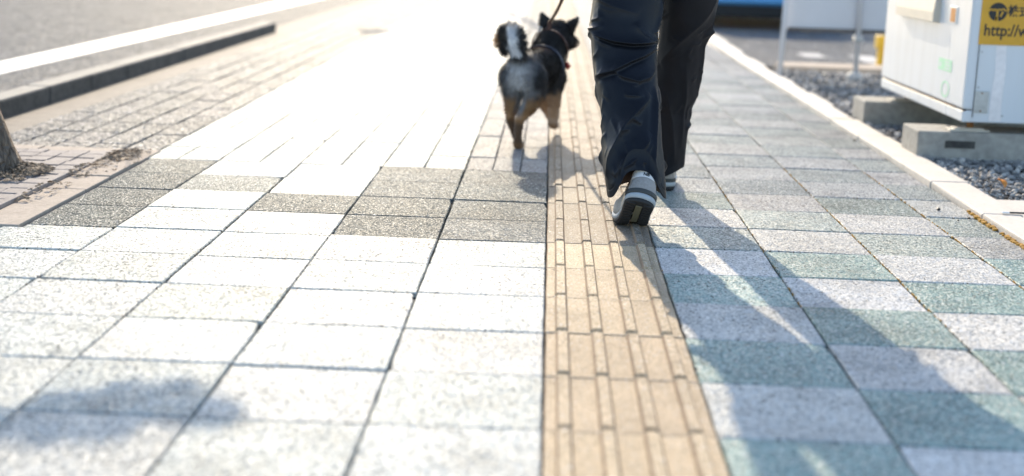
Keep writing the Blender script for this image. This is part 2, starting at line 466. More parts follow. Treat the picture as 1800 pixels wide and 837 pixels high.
# tactile guide blocks
MT_BARTOP = aggregate('worn_bar_top', chip=300., tilt=.3, pit=.5, rough=.5, white=.08, spec=.02)
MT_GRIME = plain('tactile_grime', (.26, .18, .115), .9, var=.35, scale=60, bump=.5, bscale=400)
def tactile_mesh():
    b = MB()
    me = tile_mesh('t', S, W, 5, n=4, j=.0016, ch=.0025)
    b.add([v.co[:] for v in me.vertices], [tuple(p.vertices) for p in me.polygons]); bpy.data.meshes.remove(me)
    for k in range(4):
        x = -S/2 + S/8 + k*S/4
        y0, y1 = -W/2 + .015, W/2 - .004
        a, t, h = .0150, .0098, .0080
        vs = []
        for (yy, s, z) in ((y0, a, -.001), (y0+.0015, t, h), (y1-.0035, t, h), (y1, a, -.001)):
            vs += [(x-s, yy, z), (x+s, yy, z)]
        # bottom corners joined to top plateau
        b.add(vs + [], [(0, 1, 3, 2), (2, 3, 5, 4), (4, 5, 7, 6), (0, 2, 4, 6), (1, 7, 5, 3)])
    m = bpy.data.meshes.new('tactile_block'); m.from_pydata(b.v, [], b.f); m.update()
    bm = bmesh.new(); bm.from_mesh(m); bmesh.ops.recalc_face_normals(bm, faces=bm.faces); bm.to_mesh(m); bm.free()
    m.materials.append(MT_TACT); m.materials.append(MT_GRIME); m.materials.append(MT_BARTOP)
    # grime caked on the flanks of the bars, like the dust line beside them
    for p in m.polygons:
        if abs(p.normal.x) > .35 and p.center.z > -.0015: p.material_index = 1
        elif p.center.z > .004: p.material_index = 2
    return m
tact = tactile_mesh()
for r in range(-60, 9):
    yc = Y0 - (r + .5) * W
    o = link('tactile_block', tact, None, pave)
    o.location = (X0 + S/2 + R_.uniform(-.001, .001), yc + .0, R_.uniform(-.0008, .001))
    o.rotation_euler = (R_.uniform(-.003, .003), R_.uniform(-.003, .003), R_.uniform(-.002, .002))
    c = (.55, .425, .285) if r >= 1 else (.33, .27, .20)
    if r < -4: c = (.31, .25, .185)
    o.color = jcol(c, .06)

# ------------------------------------------------------------------ tree pit
pit = MB().box((GX0, GY0+.002, -.1), (GX1-.003, GY1, -.03)).build('tree_pit_base', MT_SOIL); pit['kind'] = 'structure'
surround = empty('tree_pit_surround', (-1.5, 4.4, 0))
tag(surround, 'pinkish stone border laid in long pieces round the tree grate', 'border')
def child_box(name, a, b, mat, parent, ch=.003, **k):
    px = Vector(parent.location)
    m = MB().bbox([a[i]-px[i] for i in range(3)], [b[i]-px[i] for i in range(3)], ch)
    return m.build(name, mat, parent, **k)
ys = [GY0, 4.236, 4.479, 4.80, GY1]
for a, b in zip(ys[:-1], ys[1:]):
    child_box('border_stone', (-1.572, a+.003, -.05), (GX1-.004, b-.003, R_.uniform(.003, .008)), MT_PINK, surround)
for a, b in ((-1.58, -1.88), (-1.88, -2.14)):
    child_box('border_stone', (b+.003, 4.985, -.05), (a-.003, GY1-.003, R_.uniform(.002, .006)), MT_PINK, surround)
for a, b in ((-1.58, -1.88), (-1.88, -2.14)):
    child_box('border_stone', (b+.003, GY0+.004, -.05), (a-.003, GY0+.09, R_.uniform(.002, .006)), MT_PINK, surround)
grate = empty('tree_grate', (-1.87, 4.4, 0))
tag(grate, 'grey-mauve block grate around the tree trunk with slots between the blocks', 'tree grate')
child_box('rail', (-1.600, 3.77, -.04), (-1.576, 4.44, .016), MT_GRATE, grate, .004)
child_box('rail', (-1.598, 4.455, -.04), (-1.575, 4.98, .013), MT_GRATE, grate, .004)
TX, TY = -1.885, 4.50
gm = None
for i in range(7):
    for j in range(14):
        x = -1.640 - .077 * i; y = 3.815 + .0865 * j + (.018 if j > 6 else 0)
        if math.hypot(x-TX, (y-TY)) < .165: continue
        if gm is None:
            gm = MB().bbox((-.0355, -.040, -.04), (.0355, .040, .006), .003).build('grate_block', MT_GRATE, grate).data
            o = [q for q in grate.children if q.name.startswith('grate_block')][0]
        else: o = link('grate_block', gm, None, grate)
        o.location = (x+1.87, y-4.4, R_.uniform(-.0025, .002)); o.rotation_euler = (R_.uniform(-.01, .01), R_.uniform(-.01, .01), R_.uniform(-.01, .01))

# ------------------------------------------------------------------ tree
def bark_tube(pts, rads, n=28, sub=10, amp=.014, seed=0):
    P = [Vector(p) for p in pts]; out = []; ro = []
    for i in range(len(P)-1):
        for k in range(sub):
            t = k/sub
            out.append(P[i].lerp(P[i+1], t)); ro.append(rads[i]*(1-t)+rads[i+1]*t)
    out.append(P[-1]); ro.append(rads[-1])
    b = MB().tube(out, ro, n)
    nv = []
    for idx, v in enumerate(b.v):
        v = Vector(v); ring = min(idx//n, len(out)-1); c = out[ring]; d = (v-c)
        if d.length > 1e-6:
            a = math.atan2(d.y, d.x)
            q = noise.noise(Vector((math.cos(a)*3.2, math.sin(a)*3.2, v.z*2.2+seed))) + .6*noise.noise(Vector((math.cos(a)*9, math.sin(a)*9, v.z*5+seed)))
            v = v + d.normalized()*q*amp*min(1, ro[ring]/.06)
        nv.append(v[:])
    b.v = nv
    return b
tree = empty('street_tree', (TX, TY, -.02))
tag(tree, 'young street tree with rough brown bark growing from the grate', 'tree')
tp = [(0, 0, -.02), (0, 0, .03), (-.010, 0, .10), (-.03, 0, .22), (-.05, .01, .5), (-.07, .02, 1.0), (-.05, .03, 1.8), (0, .02, 2.6), (.05, 0, 3.6)]
tr = [.155, .135, .115, .097, .09, .085, .075, .06, .03]
bark_tube(tp, tr, 36, 14).build('trunk', MT_BARK, tree, True)
limbs = [[(-.06, .02, 1.15), (.15, .7, 1.5), (.42, 1.3, 1.76), (.62, 1.68, 1.85)],
         [(-.05, .03, 1.9), (.4, -.3, 2.6), (.8, -.6, 3.2)], [(-.04, .02, 2.1), (-.5, .1, 2.8), (-.9, .2, 3.4)],
         [(0, .02, 2.5), (.2, .3, 3.2), (.3, .4, 3.9)], [(-.02, .02, 2.3), (-.2, -.5, 3.0), (-.3, -.9, 3.4)]]
for l in limbs:
    bark_tube(l, [.03 + .008*(3-i) - .004*i for i in range(len(l))], 12, 6, .006).build('limb', MT_BARK, tree, True)
def leaves(clusters, n, seed, size=.055):
    r = random.Random(seed); b = MB()
    for c, rad, cnt in clusters:
        for _ in range(cnt):
            while True:
                d = Vector((r.uniform(-1, 1), r.uniform(-1, 1), r.uniform(-1, 1)))
                if d.length < 1: break
            p = Vector(c) + Vector((d.x*rad[0], d.y*rad[1], d.z*rad[2]))
            s = size*r.uniform(.6, 1.2)
            q = Vector((r.gauss(0, 1), r.gauss(0, 1), r.gauss(0, .6))).normalized(); u = q.orthogonal().normalized(); u = (Matrix.Rotation(r.uniform(0, 6.28), 3, q) @ u)
            w = q.cross(u)*.42
            b.add([p-u*s, p+w*s*.9+q*s*.1, p+u*s, p-w*s*.9+q*s*.1], [(0, 1, 2), (0, 2, 3)])
    return b
leaves([((0, 0, 3.4), (1.1, 1.1, .9), 3800), ((.7, -.5, 3.2), (.6, .6, .5), 900), ((-.8, .2, 3.4), (.6, .6, .5), 900),
        ((.2, .3, 4.2), (.7, .7, .5), 1000)], 0, 3).build('crown', MT_LEAF, tree, fixn=False)
spray = []
for gx, gy, w_, h_, cnt in ((-.80, 2.235, .075, .050, 230), (-.735, 2.30, .045, .045, 160), (-.69, 2.25, .06, .045, 190), (-.645, 2.325, .035, .045, 140), (-.61, 2.25, .05, .04, 130), (-.55, 2.25, .035, .03, 70), (-.89, 2.14, .05, .030, 110), (-.73, 2.15, .07, .025, 120), (-.80, 2.13, .04, .02, 60)):
    d_ = 3.95
    spray.append(((gx - d_*math.sin(SUN_AZ) - TX, gy + d_*math.cos(SUN_AZ) - TY, d_*math.tan(SUN_EL) + .02), (w_*.9, .03, h_*.42), cnt*5))
leaves(spray, 0, 7, .032).build('leaf_spray', MT_LEAF, tree, fixn=False)

# litter at the trunk foot and in the frame
def scatter_bits(name, mat, regions, n, seed, size, hz=.3, kind='stuff', label=None, cat=None):
    r = random.Random(seed); b = MB()
    for (cx, cyy, rx, ry, z, cnt) in regions:
        for _ in range(cnt):
            d = math.sqrt(r.random()); a = r.uniform(0, 6.283)
            x = cx + math.cos(a)*d*rx; y = cyy + math.sin(a)*d*ry; s = size*r.uniform(.4, 1.3)
            zz = z + (1-d)*hz*size*1.5 + r.uniform(0, s*.4)
            rot = Matrix.Rotation(r.uniform(0, 6.28), 3, 'Z') @ Matrix.Rotation(r.uniform(-.6, .6), 3, 'X')
            vs = [Vector((-s, 0, 0)), Vector((0, s*.45, s*.2)), Vector((s, 0, 0)), Vector((0, -s*.45, s*.15)), Vector((0, 0, s*.5*r.random()))]
            b.add([(rot @ v) + Vector((x, y, zz)) for v in vs], [(0, 1, 4), (1, 2, 4), (2, 3, 4), (3, 0, 4)])
    o = b.build(name, mat, fixn=False); tag(o, label, cat, kind=kind); return o
scatter_bits('leaf_litter', MT_LITTER, [(-1.74, 4.50, .09, .12, .008, 700), (-1.80, 4.34, .12, .06, .008, 300), (-1.52, 4.90, .05, .14, .006, 170), (-1.55, 4.82, .025, .2, .006, 120), (-1.48, 4.80, .05, .25, .006, 60), (-1.55, 4.55, .05, .12, .006, 70), (-1.55, 4.15, .05, .2, .006, 70)],
             0, 5, .011, 1.6, label='dry brown leaf litter heaped at the tree trunk and stone border', cat='leaf litter')

# ------------------------------------------------------------------ gravel, moss, small debris
def stone_mesh_pool(k, seed):
    pool = []
    for i in range(k):
        bm = bmesh.new(); bmesh.ops.create_icosphere(bm, subdivisions=1, radius=1)
        r = random.Random(seed+i)
        for v in bm.verts: v.co *= r.uniform(.7, 1.15)
        bm.verts.index_update()
        pool.append((np.array([v.co[:] for v in bm.verts]), [[v.index for v in f.verts] for f in bm.faces])); bm.free()
    return pool
def gravel(name, regions, seed, mat, label):
    r = random.Random(seed); pool = stone_mesh_pool(8, seed); V = []; F = []; n = 0
    for (x0, x1, y0, y1, dens, smin, smax, z0) in regions:
        for _ in range(int((x1-x0)*(y1-y0)*dens)):
            pv, pf = pool[r.randrange(8)]
            s = r.uniform(smin, smax)*r.uniform(.55, 1.1)*(1.45 if r.random() < .06 else 1)
            a = r.uniform(0, 6.28); sc3 = np.array([s, s*r.uniform(.6, .95), s*r.uniform(.5, .8)])
            q = pv*sc3; b = r.uniform(-.8, .8)
            q = q @ np.array([[1, 0, 0], [0, math.cos(b), -math.sin(b)], [0, math.sin(b), math.cos(b)]]).T
            q = q @ np.array([[math.cos(a), -math.sin(a), 0], [math.sin(a), math.cos(a), 0], [0, 0, 1]]).T
            q = q + np.array([r.uniform(x0, x1), r.uniform(y0, y1), z0 + r.uniform(-.008, .012)])
            V.append(q); F += [[i+n for i in f] for f in pf]; n += len(q)
    V = np.concatenate(V)
    o = link(name, mesh_from(name, V, F), mat); tag(o, label, 'gravel', kind='stuff'); return o
def gravel_mat():
    m, nt, b = new_mat('gravel_stone'); L = nt.links.new
    geo = nd(nt, 'ShaderNodeNewGeometry')
    L(mixc(nt, 1., ramp(nt, geo.outputs['Random Per Island'], [(0., (.12, .115, .11)), (.45, (.27, .255, .24)), (.75, (.42, .39, .355)), (1., (.60, .55, .49))]),
           ramp(nt, nd(nt, 'ShaderNodeTexNoise', i_Scale=180., i_Detail=4.).outputs[0], [(.3, .75), (.7, 1.15)]), 'MULTIPLY'), b.inputs['Base Color'])
    b.inputs['Roughness'].default_value = .7
    n3 = nd(nt, 'ShaderNodeTexNoise', i_Scale=260., i_Detail=4.); bp = nd(nt, 'ShaderNodeBump', i_Strength=.5, i_Distance=.002)
    L(geo.outputs['Position'], n3.inputs['Vector']); L(n3.outputs[0], bp.inputs['Height']); L(bp.outputs[0], b.inputs['Normal'])
    return m
gravel('gravel', [(1.495, 2.35, 4.67, 5.55, 4200, .008, .017, .0), (1.50, 2.3, 5.5, 7.0, 2200, .010, .022, .0), (1.50, 2.9, 7.0, 9.55, 1300, .012, .026, .0)], 21, gravel_mat(),
       'loose grey crushed gravel in the bed beside the pale edging')

rr = random.Random(4); b = MB()
for _ in range(190):
    y = 3.55 + rr.choice([.12, .3, .42, .62, .75]) + rr.gauss(0, .05); x = 1.378 + rr.gauss(0, .0035)
    s = rr.uniform(.002, .0065)
    b.bbox((x-s, y-s*1.3, -.004), (x+s, y+s*1.3, s*.9), s*.5)
for _ in range(260):
    k = rr.choice([0, 1, 1, 2, 2, 2]); x = XR + (k+1)*W + rr.gauss(0, .0012); y = rr.uniform(3.0, 5.2); s = rr.uniform(.0008, .002)
    b.bbox((x-s*.7, y-s*2.5, -.006), (x+s*.7, y+s*2.5, s*.35), s*.3)
tag(b.build('joint_moss', MT_MOSS), 'ochre moss growing in the joints along the pale edging', 'moss', kind='stuff')
rr = random.Random(8); b = MB()
for _ in range(1500):
    if rr.random() < .6:
        x = rr.choice([X0 - k*W for k in range(0, 6)] + [XR + k*W for k in range(0, 4)]) + rr.gauss(0, .0018); y = rr.uniform(1.9, 5.4)
    else:
        y = Y0 - W*rr.randrange(-4, 8) + rr.gauss(0, .0018); x = rr.uniform(-1.4, 1.37)
    q = rr.uniform(.0008, .0026); b.add([(x-q, y-q, -.004), (x+q*1.3, y-q*.4, -.004), (x+q*.2, y+q*1.4, -.004), (x+rr.uniform(-q, q)*.4, y, q*.6)], [(0, 1, 3), (1, 2, 3), (2, 0, 3)])
tag(b.build('joint_debris', MT_LITTER, fixn=False), 'dark crumbs of grit and dry leaf lodged in the tile joints', 'grit', kind='stuff')
for i, (x, y, s, lab) in enumerate([(1.285, 4.43, .009, 'larger black pebble on the tiles near the ochre moss'), (1.345, 4.30, .006, 'tiny dark pebble beside the ochre moss at the edging'), (1.36, 6.05, .009, 'dark pebble lying against the edging nearer the foundation blocks'),
                                    (1.30, 4.26, .004, 'speck of dark grit on the last tile before the edging')]):
    pv, pf = stone_mesh_pool(1, 50+i)[0]
    o = link('pebble', mesh_from('pebble', pv*np.array([s, s*.8, s*.6]), pf), MT_DARK, None, (x, y, s*.45))
    tag(o, lab, 'pebble', 'dark pebbles on the pavement')
# fallen leaf on the gravel
vs = []; fs = []
for i in range(9):
    t = i/8; w = .016*math.sin(math.pi*t)**.7*(1 if t < .95 else .3)
    vs += [(-w, t*.05, .006*math.sin(t*3)+abs(w)*.5), (0, t*.05, .004*math.sin(t*3)), (w, t*.05, .006*math.sin(t*3)+abs(w)*.5)]
for i in range(8):
    for k in (0, 1): fs.append((i*3+k, i*3+k+1, i*3+k+4, i*3+k+3))
lf = link('fallen_leaf', mesh_from('fallen_leaf', vs, fs, True), MT_FALLEN, None, (1.615, 4.80, .022), (.5, .3, .5))
md = lf.modifiers.new('s', 'SOLIDIFY'); md.thickness = .0008
tag(lf, 'orange dead leaf lying on the grey gravel', 'leaf')
ss = empty('metal_strip', (1.50, 4.30, .0225))
tag(ss, 'short dark metal strip with a pale end lying on the edging', 'metal strip')
MB().bbox((-.03, -.004, 0), (.12, .004, .005), .0015).build('bar', MT_DARK, ss)
MB().bbox((-.055, -.006, 0), (-.031, .010, .004), .001).build('end_plate', MT_WHITE, ss)

# ------------------------------------------------------------------ foundation blocks and vending machine
def fblock(loc, lx, label, slot=True):
    t = empty('foundation_block', loc)
    tag(t, label, 'concrete block', 'concrete blocks under the vending machine')
    b = MB().bbox((0, 0, -.02), (lx, .25, .12), .006)
    b.build('block_body', MT_BLOCK, t)
    if slot: MB().bbox((.11, -.003, .055), (.23, -.0005, .085), .001).build('hand_slot', MT_KERB, t)
    p = MB().bbox((.13, .02, .121), (.29, .10, .128), .001).bbox((.15, .03, .1285), (.27, .09, .134), .001)
    p.build('foot_plate', MT_BEIGE, t)
    MB().tube([(.22, .06, .134), (.22, .06, .164)], .014, 12).build('levelling_foot', MT_RUST, t, True)
    return t
fblock((1.495, 5.535, 0), .85, 'nearer concrete block under the white vending machine, beside the sunlit gravel')
fblock((1.515, 6.605, 0), .85, 'farther concrete block under the white vending machine', False)

vm = empty('vending_machine', (1.65, 5.5, .165))
tag(vm, 'white vending machine cabinet with orange web-address sticker standing on concrete blocks', 'vending machine')
DX, DY, DZ = .75, 1.385, 1.68
# local: x 0..DX away from pavement, y 0..DY along it
MB().bbox((.012, .004, .0), (DX, DY-.002, DZ), .006).build('cabinet', MT_WHITE, vm)
MB().bbox((.0, 0., .052), (.040, DY, DZ-.01), .009).build('door', MT_WHITE, vm)
MB().bbox((.002, .002, .0), (.042, DY-.002, .046), .006).build('plinth', MT_WHITE, vm)
MB().box((.006, .004, .0465), (.04, DY-.004, .0515)).build('door_gasket', MT_DARK, vm)
MB().bbox((.0, -.0012, .044), (.012, .0, .0465), .0004).bbox((.001, .1, .0455), (.006, DY-.1, .048), .001).build('rust_line', MT_RUST, vm)
MB().box((.0415, .0005, .02), (.0435, .0038, DZ-.02)).build('side_seam', MT_DARK, vm)
fl = MB().prism([(0, 0), (-.030, .006), (-.030, .045), (-.006, .24), (0, .24)], 0, .64, 'y')
fl.v = [(v[0], v[1], v[2]) for v in fl.v]
flp = fl.build('pickup_flap', MT_BEIGE, vm, loc=(0, .445, .365))
cs = MB().bbox((-.004, .185, .375), (.001, .292, .445), .002).build('coin_return', MT_WHITE, vm)
MB().bbox((-.0055, .205, .382), (-.0043, .272, .438), .0004).build('slot', MT_ORANGE, cs)
MB().bbox((-.005, .10, .72), (-.0005, DY-.1, 1.52), .003).build('display_window', MT_DARK, vm)
g1 = MB().box((-.0012, .2, .178), (-.0004, .39, .226))
gs = g1.build('green_sticker', MT_GREEN, vm)
for k, (ya, yb) in enumerate([(.225, .30), (.22, .295), (.23, .30)]):
    MB().box((-.0018, ya, .186+.013*k), (-.0013, yb, .192+.013*k)).build('printed_line', MT_WHITE, gs)
MB().tube([(-.0016, .365, .2), (-.0012, .365, .2)], .012, 14).build('printed_dot', MT_WHITE, gs)
ring = MB(); nn = 28
for k in range(nn):
    a0, a1 = 2*math.pi*k/nn, 2*math.pi*(k+1)/nn
    ring.add([(-.001, .265+.06*math.cos(a)*q, .105+.034*math.sin(a)*q) for a in (a0, a1) for q in (1, .78)], [(0, 1, 3, 2)])
ring.build('oval_sticker', MT_GREEN, vm, fixn=False)
# near side: sticker with emblem and lettering
def text_mesh(body, size, mat, parent, loc, rot, name, bold=0.0, width=1.0):
    cu = bpy.data.curves.new('t', 'FONT'); cu.body = body; cu.size = size; cu.offset = bold; cu.extrude = .0002; cu.resolution_u = 3
    to = bpy.data.objects.new('t', cu); COL.objects.link(to)
    dg = bpy.context.evaluated_depsgraph_get(); dg.update()
    me = bpy.data.meshes.new_from_object(to.evaluated_get(dg))
    bpy.data.objects.remove(to)
    me.materials.clear(); me.name = name
    for v in me.vertices: v.co.x *= width
    return link(name, me, mat, parent, loc, rot)
st = MB().box((.036, -.0006, .309), (.62, .0002+.0032, .62)).build('web_sticker', MT_YELL, vm)
RX = (math.pi/2, 0, 0)
text_mesh('http://w', .064, MT_BLACKINK, st, (.052, -.0012, .345), RX, 'lettering', .0012, .86)
text_mesh('株式', .048, MT_BLACKINK, st, (.138, -.0012, .425), RX, 'lettering', .0012, .9)
em = MB(); gc = (.100, .437); gr = .036
nn = 40
def disc(b, cx, cz, r, y, a0=0, a1=2*math.pi, n=36):
    vs = [(cx, y, cz)] + [(cx+r*math.cos(a0+(a1-a0)*k/n), y, cz+r*math.sin(a0+(a1-a0)*k/n)) for k in range(n+1)]
    b.add(vs, [(0, k+1, k+2) for k in range(n)])
disc(em, gc[0], gc[1], gr, -.0010)
emb = em.build('emblem', MT_BLACKINK, st, fixn=False)
zz = MB()
def strip(b, pts, w, y):
    for (xa, za), (xb, zb) in zip(pts[:-1], pts[1:]):
        d = Vector((xb-xa, zb-za)).normalized(); nx_, nz_ = -d.y*w, d.x*w
        b.add([(xa+nx_, y, za+nz_), (xa-nx_, y, za-nz_), (xb-nx_, y, zb-nz_), (xb+nx_, y, zb+nz_)], [(0, 1, 2, 3)])
e = lambda x, z: (gc[0]+x*gr, gc[1]+z*gr)
strip(zz, [e(-1.05, .05), e(-.75, .3), e(-.5, .12), e(-.35, .3), e(-.1, .1), e(.0, .28)], .0035, -.0014)
strip(zz, [e(.05, .3), e(.35, .2), e(.55, .35), e(.9, .1)], .0026, -.0014)
strip(zz, [e(-.05, .1), e(-.05, -.3), e(-.2, -.98)], .0035, -.0014)
strip(zz, [e(.55, .05), e(.3, -.5)], .0032, -.0014)
strip(zz, [e(-.1, -.55), e(-.05, -1.0)], .0052, -.0014)
zz.build('emblem_cutout', MT_YELL, emb, fixn=False)
for (xs, zs) in ((.055, .28), (.055, .14), (.16, .03), (.055, .6), (.3, .03)): MB().tube([(xs, .0045, zs), (xs, .0015, zs)], .0042, 10).build('screw', MT_METAL, vm)
npd = MB().bbox((.043, -.0012, .04), (.100, .0035, .126), .0008).build('rating_plate', MT_METAL, vm)
for zr in (.118, .047): MB().tube([(.071, -.001, zr), (.071, -.003, zr)], .0035, 10).build('rivet', MT_RUST, npd)
# lime streaks running down from the sticker
lm = MB()
for (xa, wa, xb, wb) in ((.130, .020, .134, .024),):
    n = 12; vs = []
    for k in range(n+1):
        t = k/n; x = xa+(xb-xa)*t + .003*math.sin(t*7+xa*90); w = wa+(wb-wa)*t
        vs += [(x-w, .0034, .308-.30*t), (x+w, .0034, .308-.30*t)]
    lm.add(vs, [(2*k, 2*k+1, 2*k+3, 2*k+2) for k in range(n)])
lm.build('lime_streak', MT_STAIN, vm, fixn=False)

# ------------------------------------------------------------------ signboard, bollard, car park edge
sg = empty('signboard', (1.51, 9.0, 0))
tag(sg, 'pale blank signboard seen from behind on two thin grey posts', 'signboard')
MB().tube([(-.008, 0, -.02), (.0, 0, .45), (.03, 0, 1.7)], .017, 12).build('post', MT_PANEL, sg, True)
MB().tube([(.485, .02, .0), (.472, .02, 1.7)], .016, 12).build('post', MT_PANEL, sg, True)
MB().bbox((.02, .045, .31), (1.35, .065, 1.65), .003).build('panel', MT_PANEL, sg)
MB().bbox((.03, .020, .305), (1.34, .044, .328), .002).build('rail', MT_DIRT, sg)
MB().bbox((.455, -.012, .25), (.51, .05, .285), .004).build('clamp', MT_METAL, sg)
MB().tube([(.478, .02, -.02), (.480, .02, .03), (.482, .02, .055)], [.06, .055, .03], 14).build('footing', MT_EDGE, sg, True)
MB().tube([(1.30, .02, .0), (1.31, .02, 1.7)], .016, 12).build('post', MT_PANEL, sg, True)
yb = empty('yellow_marker_post', (2.44, 10.25, -.004))
tag(yb, 'yellow marker post half hidden behind the vending machine', 'marker post')
MB().bbox((-.022, -.022, 0), (.05, .04, .14), .005).build('stem', MT_YPAINT, yb)
MB().bbox((-.04, -.04, .135), (.16, .06, .23), .01).build('head', MT_YPAINT, yb)
MB().bbox((-.06, -.06, 0), (.10, .08, .012), .004).build('foot', MT_EDGE, yb)
wk = MB().bbox((1.62, 9.58, -.05), (6.0, 9.94, .035), .01).build('car_park_kerb', MT_PINK); wk['kind'] = 'structure'
MB().bbox((1.84, 9.25, -.05), (2.6, 9.33, .02), .01).build('buried_timber', MT_DARK)
tag(bpy.data.objects['buried_timber'], 'dark timber half sunk in the gravel below the signboard', 'timber')

# ------------------------------------------------------------------ blue car
MT_BLUE = plain('blue_car_paint', (.15, .42, .78), .25, var=.03, scale=3, coat=1.)
MT_GLASS, nt_, b_ = new_mat('car_glass'); b_.inputs['Base Color'].default_value = (.02, .025, .03, 1); b_.inputs['Roughness'].default_value = .05
MT_RUB = plain('rubber', (.015, .015, .015), .8, var=.2)
MT_RED = plain('red_lens', (.45, .02, .015), .2, var=.05)
MT_CLEAR = plain('clear_lens', (.7, .72, .74), .15, var=.05)
car = empty('parked_car', (1.52, 18.8, -.006), -math.pi/2)
tag(car, 'bright blue car parked nose-on in the car park, only its lower bumper showing', 'car')
prof = [(.0, .42), (.03, .28), (.16, .2), (4.05, .2), (4.16, .28), (4.2, .5), (4.14, .72), (3.95, .86), (3.2, .95), (2.62, 1.42), (2.3, 1.48), (1.0, 1.5), (.55, 1.44), (.18, .98), (.05, .86)]
def car_body():
    # lofted across the width with tumblehome
    rows = []; vs = []; fs = []; n = len(prof)
    for wy, tz in ((0, .94), (.05, .985), (.12, 1.), (1.5, 1.), (1.57, .985), (1.62, .94)):
        for (x, z) in prof:
            inset = (max(0, z-.9)/.6)*.16
            s = (wy-.81)/.81
            yy = .81 + s*(.81-inset)
            vs.append((2.1+(x-2.1)*(.97+.03*tz), yy, .2+(z-.2)*(.96+.04*tz)))
    for i in range(5):
        for k in range(n):
            fs.append((i*n+k, i*n+(k+1) % n, (i+1)*n+(k+1) % n, (i+1)*n+k))
    fs.append(tuple(range(n))); fs.append(tuple(5*n+k for k in range(n)))
    return MB().add(vs, fs)
car_body().build('body', MT_BLUE, car, False)
MB().bbox((.2, .012, .16), (4.0, 1.6, .26), .02).build('sill', MT_RUB, car)
MB().bbox((3.9, .06, .12), (4.185, 1.56, .25), .02).build('lower_grille', MT_RUB, car)
for yy in (.02, 1.6):
    MB().add([(.62, yy+.135*(1 if yy < 1 else -1)*1.0-.02*(1 if yy < 1 else -1), 1.38), (.32, yy+.01*(1 if yy < 1 else -1), 1.0), (1.55, yy-.005, 1.0), (1.55, yy+.115*(1 if yy < 1 else -1), 1.4)], [(0, 1, 2, 3)]).build('window', MT_GLASS, car, fixn=False)
    MB().add([(1.62, yy+.115*(1 if yy < 1 else -1), 1.4), (1.62, yy-.005, 1.0), (3.0, yy-.005, 1.0), (2.5, yy+.115*(1 if yy < 1 else -1), 1.38)], [(0, 1, 2, 3)]).build('window', MT_GLASS, car, fixn=False)
for wx in (.85, 3.35):
    for wy in (.02, 1.6):
        o = MB().tube([(wx, wy-.09, .31), (wx, wy-.1+.02, .31), (wx, wy+.07, .31), (wx, wy+.09, .31)], [.27, .31, .31, .27], 28).build('wheel', MT_RUB, car, True)
        MB().tube([(wx, wy-.105, .31), (wx, wy+.105, .31)], .2, 24).build('rim', MT_METAL, o)
MB().bbox((-.01, .1, .75), (.08, .4, .92), .02).build('tail_light', MT_RED, car); MB().bbox((-.01, 1.22, .75), (.08, 1.52, .92), .02).build('tail_light', MT_RED, car)
MB().bbox((4.0, .12, .62), (4.17, .45, .76), .03).build('headlight', MT_CLEAR, car); MB().bbox((4.0, 1.17, .62), (4.17, 1.5, .76), .03).build('headlight', MT_CLEAR, car)

# street lamp far ahead, outside the picture, whose shadow crosses the pavement
lamp = empty('street_lamp', (-1.93, 26.2, -.01))
tag(lamp, 'tall grey street lamp whose thin shadow crosses the far pavement', 'street lamp')
MB().tube([(0, 0, 0), (0, 0, .5), (0, 0, 6.2)], [.09, .07, .05], 14).build('pole', MT_METAL, lamp, True)
MB().tube([(0, 0, 6.1), (-.5, 0, 6.45), (-1.4, 0, 6.6)], .03, 10).build('arm', MT_METAL, lamp, True)
MB().bbox((-1.8, -.12, 6.55), (-1.35, .12, 6.66), .03).build('lamp_head', MT_PANEL, lamp)

# ------------------------------------------------------------------ bodies: capsules fused by a voxel remesh into one skin
def capsules(segs, voxel, smooth_it=6, name='body'):
    """segs: list of chains [(x,y,z,r),...]; returns one continuous mesh"""
    bm = bmesh.new()
    for ch in segs:
        for i, p in enumerate(ch):
            p = list(p)
            bmesh.ops.create_uvsphere(bm, u_segments=16, v_segments=10, radius=p[3], matrix=Matrix.Translation(p[:3]))
            if i + 1 < len(ch):
                a = Vector(p[:3]); b2 = Vector(ch[i+1][:3]); d = b2 - a
                if d.length < 1e-5: continue
                q = d.to_track_quat('Z', 'Y').to_matrix().to_4x4(); q.translation = (a+b2)/2
                bmesh.ops.create_cone(bm, cap_ends=True, segments=18, radius1=p[3], radius2=ch[i+1][3], depth=d.length, matrix=q)
    me = bpy.data.meshes.new('tmp'); bm.to_mesh(me); bm.free()
    o = bpy.data.objects.new('tmp', me); COL.objects.link(o)
    m = o.modifiers.new('r', 'REMESH'); m.mode = 'VOXEL'; m.voxel_size = voxel
    s = o.modifiers.new('s', 'SMOOTH'); s.factor = .5; s.iterations = smooth_it
    dg = bpy.context.evaluated_depsgraph_get(); dg.update()
    out = bpy.data.meshes.new_from_object(o.evaluated_get(dg)); out.name = name
    bpy.data.objects.remove(o); bpy.data.meshes.remove(me)
    out.polygons.foreach_set('use_smooth', [True]*len(out.polygons))
    return out

